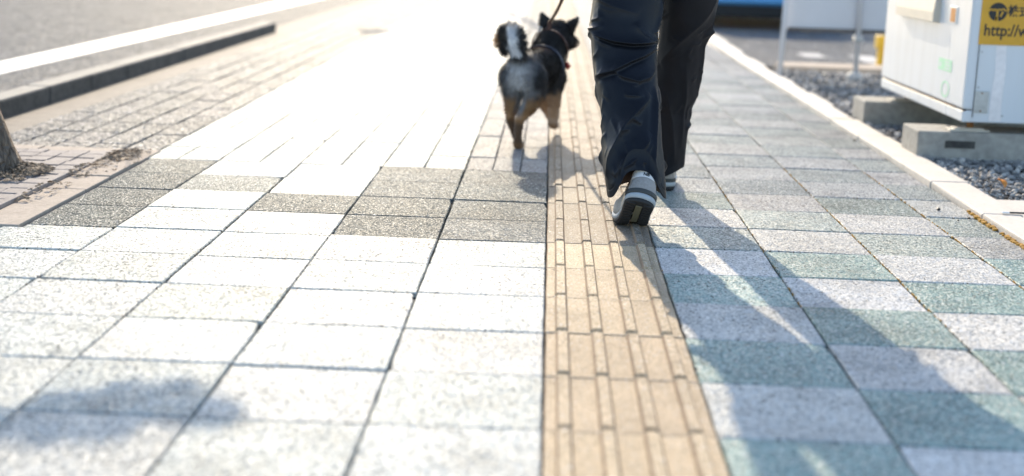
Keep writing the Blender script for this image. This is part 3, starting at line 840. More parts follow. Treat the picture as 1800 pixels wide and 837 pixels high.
# ------------------------------------------------------------------ person
def cloth_mat(name, col, rough, sheen=.0):
    m, nt, b = new_mat(name); L = nt.links.new
    geo = nd(nt, 'ShaderNodeNewGeometry')
    n1 = nd(nt, 'ShaderNodeTexNoise', i_Scale=14., i_Detail=5.); L(geo.outputs['Position'], n1.inputs['Vector'])
    L(mixc(nt, ramp(nt, n1.outputs[0], [(.3, 0.), (.7, 1.)]), [c*.85 for c in col], [c*1.15 for c in col]), b.inputs['Base Color'])
    w = nd(nt, 'ShaderNodeTexNoise', i_Scale=900., i_Detail=2.); L(geo.outputs['Position'], w.inputs['Vector'])
    n2 = nd(nt, 'ShaderNodeTexNoise', i_Scale=60., i_Detail=4.); L(geo.outputs['Position'], n2.inputs['Vector'])
    h = math_(nt, 'ADD', math_(nt, 'MULTIPLY', w.outputs[0], .25), n2.outputs[0])
    bp = nd(nt, 'ShaderNodeBump', i_Strength=.18, i_Distance=.002); L(h, bp.inputs['Height']); L(bp.outputs[0], b.inputs['Normal'])
    b.inputs['Roughness'].default_value = rough
    b.inputs['Specular IOR Level'].default_value = .27
    b.inputs['Sheen Weight'].default_value = sheen; b.inputs['Sheen Roughness'].default_value = .4
    return m
MT_NAVY = cloth_mat('navy_nylon', (.0050, .0064, .0105), .5, .0)
MT_JACKET = cloth_mat('dark_jacket', (.03, .032, .036), .6, .1)
MT_SUEDE = plain('grey_suede', (.33, .305, .285), .9, var=.2, scale=160, bump=.5, bscale=500)
MT_COLLAR = plain('white_collar', (.68, .66, .64), .7, var=.08, scale=120, bump=.3, bscale=500)
MT_BEIGEU = plain('beige_upper', (.58, .49, .39), .75, var=.15, scale=200, bump=.4, bscale=600)
MT_BAND = plain('charcoal_band', (.045, .047, .045), .5, var=.15)
MT_MID = plain('pale_midsole', (.38, .41, .43), .6, var=.08, scale=60)
MT_OUT = plain('black_outsole', (.022, .021, .021), .7, var=.3, scale=120, bump=.4, bscale=300)
MT_INS = plain('olive_insert', (.15, .135, .085), .6, var=.2, scale=80)
MT_LACE = plain('grey_mesh', (.40, .37, .33), .85, var=.25, scale=300, bump=.6, bscale=900)

person = empty('person', (.33, 4.30, 0))
PL = Vector(person.location)
tag(person, 'person in baggy navy trousers and grey sneakers walking away beside the dog', 'person')
def rel(p): return (p[0]-PL.x, p[1]-PL.y, p[2]-PL.z)

LEG_L = [(0.95,.243,.112,4.33),(0.8,.241,.110,4.315),(0.716,.2395,.1085,4.29),(0.648,.2385,.1085,4.27),(0.613,.2325,.1065,4.256),(0.566,.225,.1045,4.236),(0.542,.2265,.1005,4.227),(0.51,.2275,.0985,4.213),(0.48,.229,.097,4.2),(0.416,.234,.094,4.152),(0.353,.2455,.0875,4.104),(0.306,.2515,.0865,4.07),(0.259,.2535,.0875,4.04),(0.213,.2565,.0885,4.01),(0.168,.261,.087,3.98),(0.137,.266,.086,3.96),(0.06,.272,.082,3.94)]
LEG_R = [(0.95,.44,.098,4.36),(0.807,.4395,.0945,4.364),(0.72,.438,.0915,4.384),(0.649,.4365,.0885,4.4),(0.575,.433,.081,4.44),(0.528,.4275,.0755,4.465),(0.504,.4235,.0725,4.478),(0.452,.424,.074,4.504),(0.386,.422,.073,4.532),(0.326,.42,.07,4.556),(0.277,.414,.062,4.576),(0.188,.414,.058,4.595),(0.099,.4165,.0545,4.611),(0.02,.417,.050,4.62)]
# creases: points (angle from the back of the leg, height), ridge height, spread on the left of travel, on the right, groove depth right
CR_L = [([(-1.37,.559),(-.89,.565),(-.63,.574)], .006,.010,.008,.6), ([(-1.28,.583),(-.91,.592),(-.7,.601)], .004,.010,.008,.5),
 ([(-1.37,.561),(-.76,.541),(-.34,.531),(.18,.526),(.78,.529),(1.23,.535)], .016,.026,.006,1.0),
 ([(-1.3,.42),(-.38,.448),(.17,.477),(.8,.5),(1.28,.518)], .011,.030,.007,.8),
 ([(-.46,.449),(-.12,.432),(.32,.421),(.76,.431),(1.23,.459)], .008,.022,.008,.5),
 ([(-1.37,.471),(-1.01,.489),(-.83,.511)], .003,.010,.010,.4), ([(-.97,.366),(-1.37,.313)], .003,.012,.010,.4),
 ([(-.18,.382),(.46,.38)], .006,.014,.008,.5),
 ([(.75,.382),(.24,.346),(-.19,.307),(-.48,.259),(-.73,.219),(-.95,.179),(-1.23,.15)], .014,.014,.028,.25),
 ([(.02,.321),(.29,.303)], .006,.010,.008,.5), ([(-.36,.286),(-.08,.29)], .004,.010,.008,.5),
 ([(.64,.278),(.26,.236),(-.06,.201),(-.48,.178)], .011,.010,.020,.4), ([(.66,.26),(.28,.199)], .006,.010,.012,.4),
 ([(-.22,.22),(-.52,.176),(-.74,.157)], .008,.010,.014,.4), ([(1.04,.406),(.79,.284),(.66,.208),(.79,.14)], .009,.022,.010,.6),
 ([(.2,.205),(.61,.191)], .006,.012,.008,.5), ([(.22,.586),(.53,.549),(.78,.529)], .006,.012,.012,.4), ([(1.03,.552),(1.15,.602),(1.08,.652)], .008,.012,.012,.4),
 ([(-1.2,.66),(-.4,.63),(.3,.61)], .006,.03,.02,.2), ([(1.9,.56),(2.4,.50),(3.0,.47)], .010,.02,.012,.5), ([(-2.9,.50),(-2.2,.52),(-1.5,.55)], .010,.02,.012,.5),
 ([(1.6,.40),(2.2,.30),(2.9,.2)], .010,.02,.02,.3), ([(-1.6,.40),(-2.2,.32),(-2.9,.26)], .010,.02,.02,.3), ([(-1.5,.22),(-2.2,.16),(-3.0,.14)], .010,.014,.01,.5), ([(1.5,.2),(2.2,.15),(3.0,.13)], .010,.014,.01,.5)]
CR_R = [([(1.1,.66),(.5,.58),(-.3,.50),(-1.0,.44)], .008,.02,.03,.3), ([(1.3,.62),(1.2,.45),(1.35,.3)], .007,.014,.02,.3),
 ([(.2,.45),(.5,.3),(.7,.15)], .006,.02,.02,.2), ([(-.5,.35),(0,.25),(.3,.1)], .006,.02,.02,.2), ([(1.5,.56),(.9,.53)], .008,.012,.01,.4),
 ([(1.45,.24),(.9,.22)], .006,.012,.01,.4), ([(2.0,.5),(2.8,.45)], .008,.02,.012,.4), ([(2.2,.3),(3.,.25)], .008,.02,.012,.4)]

def trouser_leg(keys, creases, zhem, ztop, nu, nv, seed, tilt=0.0):
    K = np.array(keys)[::-1]
    # smooth the key table
    zz = np.linspace(K[0, 0], K[-1, 0], 200)
    tab = [np.convolve(np.pad(np.interp(zz, K[:, 0], K[:, c]), 4, mode='edge'), np.hanning(11)[1:-1]/np.hanning(11)[1:-1].sum(), 'valid') for c in (1, 2, 3)]
    ph = np.linspace(-np.pi, np.pi, nu, endpoint=False)
    v = np.linspace(0, 1, nv)
    PH, V = np.meshgrid(ph, v)
    zh = zhem(PH)
    Z = ztop + (zh-ztop)*V
    xc, hw, yc = [np.interp(Z, zz, t) for t in tab]
    A = PH*.095
    D = np.zeros_like(Z)
    rc = random.Random(int(seed*100)); extra = []
    for _ in range(46):
        a0 = rc.uniform(-3.1, 3.1); z0 = rc.uniform(.12, .62); ln = rc.uniform(.025, .075); sl = rc.gauss(.25 if z0 > .36 else 1.1, .5)
        da = ln*math.cos(sl)/.095*rc.choice([-1, 1]); dzc = ln*math.sin(sl)*rc.choice([-1, 1]); bw = rc.uniform(-.012, .012)
        extra.append(([(a0, z0), (a0+da*.5, z0+dzc*.5+bw), (a0+da, z0+dzc)], rc.uniform(.0012, .0034), rc.uniform(.004, .012), rc.uniform(.003, .008), .6))
    for pts, h, wl_, wr_, gd in [(p, h_, a_*.72, b_*.72, g_) for p, h_, a_, b_, g_ in creases] + extra:
        P = np.array([(p*.095, z) for p, z in pts])
        # resample as a smooth curve
        t = np.r_[0, np.cumsum(np.hypot(*np.diff(P, axis=0).T))]
        ts = np.linspace(0, t[-1], 24); Q = np.c_[np.interp(ts, t, P[:, 0]), np.interp(ts, t, P[:, 1])]
        best = np.full(Z.shape, 1e9); sd = np.zeros(Z.shape); tt = np.zeros(Z.shape)
        for i in range(23):
            a, b = Q[i], Q[i+1]; d = b-a; L2 = d@d
            u = np.clip(((A-a[0])*d[0]+(Z-a[1])*d[1])/L2, 0, 1)
            dx = A-(a[0]+u*d[0]); dz = Z-(a[1]+u*d[1]); dd = np.hypot(dx, dz)
            m = dd < best
            best = np.where(m, dd, best); sd = np.where(m, np.sign(d[0]*dz-d[1]*dx), sd); tt = np.where(m, (i+u)/23, tt)
        taper = np.clip(np.minimum(tt/.22, (1-tt)/.3), 0, 1)**.7
        taper = np.where((tt <= 0) | (tt >= 1), 0.0, taper)
        soft = np.sqrt(best**2+.0007**2)-.0007
        left = np.exp(-soft/wl_); rgt = np.exp(-soft/wr_) - gd*.35*np.exp(-((best-wr_*2.2)/(wr_*1.3))**2)
        D += 1.45*h*taper*np.where(sd >= 0, left, rgt)
    # broad soft buckles
    N = np.array([noise.noise(Vector((math.cos(a)*1.3+seed, math.sin(a)*1.3, z*7))) + .45*noise.noise(Vector((math.cos(a)*3+seed, math.sin(a)*3, z*15 + a*1.2)))
                  for a, z in zip(PH.ravel(), Z.ravel())]).reshape(Z.shape)
    D += .003*N
    hwv = hw + .0015
    ca, sa = np.cos(PH), np.sin(PH)
    # slight superellipse section
    X = xc + (hwv+D)*sa
    Y = yc - (hwv*.92+D)*ca
    # hem band: turned edge and stitch line
    dz = Z-zh
    rim = -.0016*np.exp(-((dz-.022)/.0016)**2)
    X += rim*sa; Y -= rim*ca
    # inside of the hem
    Xi = xc[-1] + (hwv[-1]+D[-1]-.004)*sa[-1]; Yi = yc[-1] - (hwv[-1]*.92+D[-1]-.004)*ca[-1]
    Xi2 = xc[-1] + (hwv[-1]-.012)*sa[-1]; Yi2 = yc[-1] - (hwv[-1]*.92-.012)*ca[-1]
    verts = [np.c_[X.ravel(), Y.ravel(), Z.ravel()], np.c_[Xi, Yi, Z[-1]+.001], np.c_[Xi2, Yi2, Z[-1]+.06]]
    verts = np.concatenate(verts) - np.array(PL)
    n = nu; faces = []
    for j in range(nv+1):
        for i in range(n):
            k = (i+1) % n
            faces.append((j*n+i, (j+1)*n+i, (j+1)*n+k, j*n+k))
    return verts, faces
def hem_l(p):   # rides up over the heel at the back, drops at the sides
    return .094 + .086*np.exp(-(np.abs(p-.10)/.78)**3) + .03*np.exp(-((np.abs(p)-np.pi)/.9)**2)
def hem_r(p):
    return .062 + .030*np.sin(p)*.9 + .02*np.exp(-((np.abs(p)-np.pi)/.9)**2)
vl, fl_ = trouser_leg(LEG_L, CR_L, hem_l, .93, 200, 420, 1.7)
vr, fr_ = trouser_leg(LEG_R, CR_R, hem_r, .93, 140, 260, 6.2)
nseat = len(vl)+len(vr)
tv = np.concatenate([vl, vr]); tf = fl_ + [tuple(i+len(vl) for i in f) for f in fr_]
# seat of the trousers joins both legs above the picture
seat = capsules([[(-.085, .02, .86, .105), (.085, .04, .86, .105)], [(-.07, .03, .97, .10), (.08, .05, .97, .10)], [(-.09, .0, .80, .095), (-.09, .02, .9, .10)], [(.10, .06, .80, .085), (.095, .06, .9, .095)]], .012, 5)
nb = len(tv); tv = np.concatenate([tv, np.array([v.co[:] for v in seat.vertices])]); tf = tf + [tuple(i+nb for i in p.vertices) for p in seat.polygons]
tro = link('trousers', mesh_from('trousers', tv, tf, True), MT_NAVY, person)
bm = bmesh.new(); bm.from_mesh(tro.data); bmesh.ops.recalc_face_normals(bm, faces=bm.faces); bm.to_mesh(tro.data); bm.free()

# body under the clothes, local to the person
def hand(wrist, dirv, side, curl=.9):
    """palm and five fingers closed round a handle; returns chains"""
    w = Vector(wrist); d = Vector(dirv).normalized(); s = Vector((0, 1, 0)); s = (s - d*s.dot(d)).normalized(); inn = d.cross(s)*side
    ch = []
    for k in (-1, 0, 1): ch.append([(*(w+s*k*.012), .019), (*(w+d*.075+s*k*.026), .015)])
    for k, ln in zip((-1.5, -.5, .5, 1.5), (.062, .075, .082, .072)):
        b0 = w+d*.08+s*k*.019; p1 = b0+d*ln*.42; p2 = p1+(d*math.cos(curl*1.4)+inn*math.sin(curl*1.4))*ln*.38; p3 = p2+(d*math.cos(curl*2.6)+inn*math.sin(curl*2.6))*ln*.28
        ch.append([(*b0, .0095), (*p1, .009), (*p2, .0085), (*p3, .0075)])
    t0 = w+d*.03+s*.028; t1 = t0+d*.03+s*.02+inn*.015; t2 = t1+d*.03+inn*.02
    ch.append([(*t0, .013), (*t1, .011), (*t2, .009)])
    return ch
HL = (-.235, .14, .93)      # left wrist (leash hand)
segs = [[(-.09, .02, .90, .085), (-.092, -.02, .70, .07), (-.10, -.09, .50, .05), (-.085, -.19, .36, .045), (-.052, -.335, .21, .024), (-.046, -.31, .16, .018), (-.050, -.27, .10, .016), (-.07, -.22, .05, .018)],
        [(.105, .06, .90, .08), (.107, .09, .72, .068), (.0935, .18, .5, .046), (.087, .265, .3, .042), (.084, .335, .12, .027), (.083, .36, .06, .024), (.08, .50, .04, .020)],
        [(-.06, .02, .93, .11), (.06, .04, .93, .11)], [(0, .03, .93, .12), (0, .02, 1.12, .115), (0, .02, 1.30, .125)],
        [(-.15, .02, 1.37, .06), (0, .02, 1.36, .09), (.15, .02, 1.37, .06)], [(0, .02, 1.38, .06), (0, .035, 1.47, .052)],
        [(0, .045, 1.555, .085), (0, .05, 1.60, .088)], [(0, .10, 1.53, .05), (0, .13, 1.50, .03)], [(0, .13, 1.565, .012), (0, .152, 1.535, .014)],
        [(-.09, .045, 1.56, .018), (-.092, .04, 1.54, .014)], [(.09, .045, 1.56, .018), (.092, .04, 1.54, .014)],
        [(-.18, .02, 1.36, .052), (-.265, -.03, 1.13, .042), (HL[0], HL[1], HL[2], .026)],
        [(.18, .02, 1.36, .052), (.205, -.04, 1.10, .042), (.18, .07, .90, .026)]]
segs += hand(HL, (.02, .25, -.95), -1) + hand((.18, .07, .90), (0, .15, -1), 1, .5)
link('body', capsules(segs, .008, 4), MT_SKIN, person)
jk = [[(-.08, .02, .90, .150), (.06, .04, .90, .145)], [(-.02, .03, .93, .16), (-.02, .02, 1.12, .165), (0, .02, 1.30, .15)],
      [(-.155, .02, 1.37, .075), (0, .02, 1.37, .10), (.155, .02, 1.37, .075)],
      [(-.185, .02, 1.36, .07), (-.268, -.03, 1.13, .058), (-.243, .10, .975, .042)],
      [(.185, .02, 1.36, .07), (.208, -.04, 1.10, .058), (.185, .05, .95, .042)], [(0, .03, 1.40, .075), (0, .035, 1.445, .07)]]
link('jacket', capsules(jk, .012, 5), MT_JACKET, person)
link('hair', capsules([[(0, .03, 1.61, .10), (0, .02, 1.56, .10)], [(-.05, .0, 1.53, .05), (.05, .0, 1.53, .05)]], .01, 4), MT_HAIR, person)

# ------------------------------------------------------------------ sneakers
def halfw(y):
    ks = [(0, .041), (.03, .0425), (.06, .042), (.10, .041), (.14, .045), (.18, .050), (.21, .051), (.24, .047), (.265, .037), (.285, .022)]
    return np.interp(y, [k[0] for k in ks], [k[1] for k in ks])
def make_shoe(origin, yaw, lift, roll, sidesign, text):
    """local frame: x across, y heel->toe, z up; ball of the foot at y=.19 stays on the ground while the heel lifts"""
    YB = .195
    O = Vector(origin)
    ygrid = np.linspace(-.06, .34, 401)
    ang = lift*np.clip((YB+.005-ygrid)/.085, 0, 1); ang = lift*((ang/lift)**2*(3-2*ang/lift)) if lift > 0 else ang
    # integrate the bent sole line from the ball
    dy = ygrid[1]-ygrid[0]
    cyv = np.cumsum(np.cos(ang))*dy; czv = np.cumsum(-np.sin(ang))*dy
    i0 = np.argmin(abs(ygrid-YB)); cyv -= cyv[i0]; czv -= czv[i0]
    rollv = roll*np.clip((YB-ygrid)/.12, 0, 1)
    cyw, syw = math.cos(yaw), math.sin(yaw)
    def bend(P):
        P = np.asarray(P, float); y = P[:, 1]
        a = np.interp(y, ygrid, ang); by = np.interp(y, ygrid, cyv); bz = np.interp(y, ygrid, czv); rl = np.interp(y, ygrid, rollv)
        x = P[:, 0]; z = P[:, 2]
        zc = z-.03
        x2 = x*np.cos(rl) - zc*np.sin(rl); z2 = x*np.sin(rl) + zc*np.cos(rl) + .03
        yy = by + z2*np.sin(a); zz_ = bz + z2*np.cos(a)
        X = x2*cyw - yy*syw*-1; Yv = yy*cyw - x2*syw
        return np.c_[X+O.x-PL.x, Yv+O.y-PL.y, zz_+O.z-PL.z]
    NT = 72
    def ring(z, back, front, inset, k=1.0):
        """closed outline from heel round to toe"""
        th = np.linspace(-np.pi, np.pi, NT, endpoint=False)      # 0 = heel
        yy = (back+front)/2 - np.cos(th)*(front-back)/2
        t = np.clip((yy-back)/max(front-back, 1e-6), 0, 1)
        w = halfw(yy)-inset
        endf = np.sqrt(np.clip(1-np.clip((.035-(yy-back))/.035, 0, 1)**2, 0, 1)) * np.sqrt(np.clip(1-np.clip((.05-(front-yy))/.05, 0, 1)**2, 0, 1))
        return np.c_[np.sign(np.sin(th))*w*endf*k, yy, np.full(NT, z) if np.isscalar(z) else z]
    def loft(rings, cap0=True, cap1=True):
        vs = np.concatenate(rings); fs = []
        for j in range(len(rings)-1):
            for i in range(NT):
                k = (i+1) % NT; fs.append((j*NT+i, j*NT+k, (j+1)*NT+k, (j+1)*NT+i))
        if cap0: fs.append(tuple(range(NT))[::-1])
        if cap1: fs.append(tuple((len(rings)-1)*NT+i for i in range(NT)))
        return vs, fs
    def toez(y): return .012*np.clip((y-.235)/.05, 0, 1)**1.6
    def warp(vs):
        vs = vs.copy(); vs[:, 2] += toez(vs[:, 1]); return vs
    def part(name, vs, fs, mat, parent, smooth=True):
        me = mesh_from(name, bend(warp(vs)), fs, smooth)
        bm = bmesh.new(); bm.from_mesh(me); bmesh.ops.recalc_face_normals(bm, faces=bm.faces); bm.to_mesh(me); bm.free()
        return link(name, me, mat, parent)
    # upper
    layers = [(.022, .003, .280, .000), (.040, .000, .279, .0005), (.052, .000, .272, .003), (.064, .001, .250, .005), (.076, .003, .205, .0065), (.088, .006, .165, .0075), (.098, .008, .145, .0075), (.106, .006, .135, .007), (.110, .007, .130, .009), (.107, .010, .122, .013), (.085, .016, .115, .016)]
    rings = [ring(z, b, f, i) for z, b, f, i in layers]
    # collar dips at the ankles, rises at the heel tab
    for q in range(6, 10):
        y = rings[q][:, 1]; rings[q][:, 2] += -.010*np.exp(-((y-.055)/.025)**2) + .006*np.exp(-(y/.03)**2) + .010*np.clip((y-.09)/.05, 0, 1)
    vs, fs = loft(rings)
    shoe = part('shoe', vs, fs, MT_LACE, person)
    shoe['label'] = text
    # midsole and outsole
    mid = [ring(.011, .004, .283, -.001), ring(.015, .000, .286, -.0035), ring(.020, -.002, .286, -.003), ring(.025, .0, .283, -.0005), ring(.028, .003, .280, .004)]
    for q in (2, 3, 4): mid[q][:, 2] += .003*np.clip((.12-mid[q][:, 1])/.12, 0, 1)
    vs, fs = loft(mid); part('midsole', vs, fs, MT_MID, shoe)
    out = [ring(.0, .006, .281, .003), ring(.003, .003, .284, -.0005), ring(.012, .003, .283, -.001)]
    vs, fs = loft(out); outs = part('outsole', vs, fs, MT_OUT, shoe)
    # tread lugs each side of the insert
    for yb in np.arange(.016, .27, .0165):
        for s in (-1, 1):
            w = float(halfw(yb+.005))*min(1, math.sqrt(max(0.05, 1-max(0, (.035-yb)/.035)**2)))-.003
            xa, xb = (.0125, w)
            b = MB().box((min(s*xa, s*xb), yb, -.0032), (max(s*xa, s*xb), yb+.0115, .001))
            part('tread_lug', np.array(b.v), b.f, MT_OUT, outs, False)
    b = MB().bbox((-.0095, .03, -.0022), (.0095, .135, .001), .0012); part('sole_insert', np.array(b.v), b.f, MT_INS, outs, False)
    # heel panels laid on the upper surface
    def patch(name, z0, z1, half0, half1, off, mat, arch=0, nz=12, na=26):
        vs = []; fs = []
        zs = [l[0] for l in layers[:9]]; bk = [l[1] for l in layers[:9]]; fr = [l[2] for l in layers[:9]]; ins = [l[3] for l in layers[:9]]
        for j in range(nz+1):
            for i in range(na+1):
                u = -1+2*i/na; v = j/nz
                hs = half0+(half1-half0)*v
                s = u*hs                                  # distance round the heel in metres
                z = z0+(z1-z0)*v - arch*(u*u)
                back = np.interp(z, zs, bk); inset = np.interp(z, zs, ins)
                # arc round the heel: ellipse of half-width w and depth .035 then straight along the side
                w = float(halfw(.03))-inset; dep = .035
                a = s/((w+dep)/2)
                if abs(a) < math.pi/2:
                    x = math.sin(a)*w; y = back+dep-math.cos(a)*dep
                    nx_, ny_ = math.sin(a), -math.cos(a)
                else:
                    y = back+dep+(abs(a)-math.pi/2)*(w+dep)/2; x = math.copysign(float(halfw(y))-inset, a); nx_, ny_ = math.copysign(1, a), 0
                o_ = off*(1-.9*max(abs(u)**8, abs(2*v-1)**8))
                ztab = .006*math.exp(-(y/.03)**2)*np.clip((z-.085)/.02, 0, 1)
                vs.append((x+nx_*o_, y+ny_*o_, z+ztab))
        for j in range(nz):
            for i in range(na):
                k = j*(na+1)+i; fs.append((k, k+1, k+na+2, k+na+1))
        return part(name, np.array(vs), fs, mat, shoe)
    patch('heel_panel', .036, .085, .056, .046, .0034, MT_SUEDE, .014)
    patch('heel_band', .027, .042, .075, .064, .0050, MT_BAND, .002)
    patch('quarter_panel', .028, .100, .10, .074, .0016, MT_BEIGEU, .008)
    patch('collar_tab', .080, .108, .070, .060, .0030, MT_COLLAR, .008)
    # lettering on the heel tab
    cu = bpy.data.curves.new('t', 'FONT'); cu.body = 'NB'; cu.size = .0135; cu.offset = .0004; cu.extrude = .0003; cu.align_x = 'CENTER'
    to = bpy.data.objects.new('t', cu); COL.objects.link(to); dg = bpy.context.evaluated_depsgraph_get(); dg.update()
    me = bpy.data.meshes.new_from_object(to.evaluated_get(dg)); bpy.data.objects.remove(to); me.materials.clear()
    vs = np.array([(v.co.x, .0068-.0034-.0012-v.co.z+.5*v.co.x**2/.035, .0865+v.co.y) for v in me.vertices])
    fs = [tuple(p.vertices) for p in me.polygons]; bpy.data.meshes.remove(me)
    part('heel_lettering', vs, fs, MT_BLACKINK, shoe, False)
    return shoe
make_shoe((.262, 4.015, .0062), math.radians(-8), math.radians(36), math.radians(-15), 1, 'trailing sneaker with its heel lifted, sole towards the viewer')
make_shoe((.413, 4.60+.195, .0035), math.radians(4), 0.0, 0.0, -1, 'leading sneaker flat on the tiles, mostly hidden by the trousers')

# ------------------------------------------------------------------ dog
DOG = Vector((-.112, 5.455, 0)); HEAD = math.radians(-15)
dog = empty('dog', DOG, HEAD)
tag(dog, 'black, tan and white dog with a curled tail trotting ahead on a leash', 'dog')
dsegs = [
 [(0, .045, .310, .070), (0, .11, .318, .067), (0, .20, .318, .066), (0, .30, .305, .082), (0, .37, .298, .078)],
 [(0, .30, .280, .074), (0, .36, .275, .070)],
 [(-.028, .35, .30, .064), (.028, .35, .30, .064)],
 [(0, .39, .33, .078), (.004, .45, .385, .068), (.008, .50, .415, .066)],
 [(.01, .52, .425, .064), (.012, .545, .425, .062)], [(-.035, .51, .405, .036), (.055, .51, .40, .036)],
 [(.02, .56, .41, .042), (.042, .615, .395, .028), (.055, .645, .39, .022)],
 # hind legs: right one planted under the rump, left one swinging forward
 [(.043, .05, .290, .056), (.046, .075, .225, .044), (.032, .055, .175, .030), (.014, -.03, .125, .0195), (.006, -.022, .05, .0150), (.002, .0, .022, .021), (.003, .02, .016, .018)],
 [(-.043, .05, .290, .056), (-.050, .085, .225, .043), (-.045, .065, .175, .029), (-.040, .015, .125, .0185), (-.034, .06, .06, .0145), (-.030, .09, .036, .017), (-.028, .11, .032, .015)],
 # fore legs: right one lifted, left one reaching forward
 [(.045, .35, .26, .055), (.052, .325, .195, .036), (.054, .345, .13, .025), (.050, .365, .09, .020), (.048, .352, .07, .022), (.048, .37, .064, .018)],
 [(-.035, .36, .25, .05), (-.025, .37, .185, .034), (.005, .42, .12, .023), (.022, .45, .07, .019), (.026, .465, .05, .021), (.026, .48, .046, .018)],
 # tail
 [(0, .0, .36, .026), (-.010, -.018, .395, .031), (-.018, -.020, .430, .034), (-.038, .005, .452, .034), (-.064, .030, .45, .033), (-.080, .042, .42, .030), (-.078, .048, .392, .022)]]
dm = capsules(dsegs, .0065, 5, 'dog_body')
# pricked ears, part of the same skin
def ear(base, tip, wv, dv):
    b = Vector(base); t = Vector(tip); w = Vector(wv); d = Vector(dv); vs = []; n = 10
    for k in range(7):
        f = k/6; c = b.lerp(t, f)
        s = (1-f)**.75
        for i in range(n):
            a = 2*math.pi*i/n; vs.append(c+w*math.cos(a)*s+d*math.sin(a)*s)
    fs = [(j*n+i, j*n+(i+1) % n, (j+1)*n+(i+1) % n, (j+1)*n+i) for j in range(6) for i in range(n)]
    return vs, fs
def dog_col(p, n):
    x, y, z = p; q = noise.noise(Vector((x*40, y*40, z*40))); q2 = noise.noise(Vector((x*90+5, y*90, z*90)))
    black = np.array((.012, .011, .0115)); white = np.array((.66, .65, .65)); grey = np.array((.24, .235, .24)); tan = np.array((.42, .22, .085)); cream = np.array((.48, .40, .32))
    sm = lambda e0, e1, v: float(np.clip((v-e0)/(e1-e0), 0, 1))**2*(3-2*float(np.clip((v-e0)/(e1-e0), 0, 1)))
    c = black.copy()
    # tail
    if y < .09 and z > .375 and (z > .40 or y < .0):
        cx = np.interp(z, [.37, .40, .44, .47], [-.004, -.014, -.024, -.034])
        if n[1] < .15:
            w = 1-sm(.010, .024, abs(x-cx)+q*.006)
            c = c+(white*1.15-c)*w
        w = sm(-.085, -.11, x+q*.012); c = c+(tan*1.4-c)*w
        w = sm(.465, .495, z+q*.01); c = c+(cream-c)*w
        return c
    # rump: pale culottes
    if y < .12 and z > .13:
        w = (1-sm(.035, .085, abs(x)+q*.02))*(1-sm(.02, .09, y+q*.02))*(1-sm(.33, .37, z))
        c = c+(grey*1.25-c)*w
        w = (1-sm(.016, .045, abs(x+.006)+q*.018))*(1-sm(-.01, .05, y+q*.02))*(1-sm(.325, .36, z+q*.02))
        c = c+(white-c)*w*(.55+.45*(q2+.5))
    if y < .16:
        w = (1-sm(.185, .225, z+q*.02))
        inner = (1-sm(.016, .032, abs(x)))*sm(.12, .17, z)
        c2 = tan*.85 + (white*.5-tan*.85)*inner
        c = c+(c2-c)*w
        w = (1-sm(.10, .13, z+q*.01))*.8; c = c+(np.array((.05, .03, .018))-c)*w
        w = (1-sm(.02, .035, z)); c = c+(tan*.5-c)*w
        return c
    if y > .28:
        w = (1-sm(.17, .215, z+q*.02)); c = c+((tan*.6+cream*.4)-c)*w
        w = (1-sm(.05, .08, z)); c = c+(tan*.5-c)*w
        if z > .30:
            w = sm(.60, .64, y)*(1-sm(.38, .41, z)); c = c+(cream-c)*w
    elif z < .24:
        w = 1-sm(.215, .245, z+q*.01); c = c+(cream*.55-c)*w
    # brown tinge on the withers
    w = (1-sm(.03, .07, abs(y-.27)))*sm(.355, .385, z)*.7; c = c+(np.array((.20, .11, .075))-c)*w
    return c
vs = [v.co.copy() for v in dm.vertices]; fs = [tuple(p.vertices) for p in dm.polygons]
for e_ in (ear((-.032, .515, .455), (-.060, .505, .522), (.034, .012, .012), (-.004, .014, .0)), ear((.052, .525, .448), (.108, .505, .508), (.026, .0, -.022), (0, .014, 0))):
    k = len(vs); vs += e_[0]; fs += [tuple(i+k for i in f) for f in e_[1]]
bpy.data.meshes.remove(dm)
dme = mesh_from('body', vs, fs, True)
ca = dme.color_attributes.new('fur', 'FLOAT_COLOR', 'POINT')
nor = [v.normal.copy() for v in dme.vertices]
cols = [dog_col(v.co, v.normal) for v in dme.vertices]
ca.data.foreach_set('color', np.c_[np.array(cols), np.ones(len(cols))].ravel())
MT_FUR, ntf, bf = new_mat('fur'); at_ = nd(ntf, 'ShaderNodeAttribute', attribute_name='fur'); ntf.links.new(at_.outputs['Color'], bf.inputs['Base Color'])
bf.inputs['Roughness'].default_value = .6; bf.inputs['Sheen Weight'].default_value = .1
nzf = nd(ntf, 'ShaderNodeTexNoise', i_Scale=300., i_Detail=3.); bpf = nd(ntf, 'ShaderNodeBump', i_Strength=.4, i_Distance=.003); ntf.links.new(nzf.outputs[0], bpf.inputs['Height']); ntf.links.new(bpf.outputs[0], bf.inputs['Normal'])
link('body', dme, MT_FUR, dog)
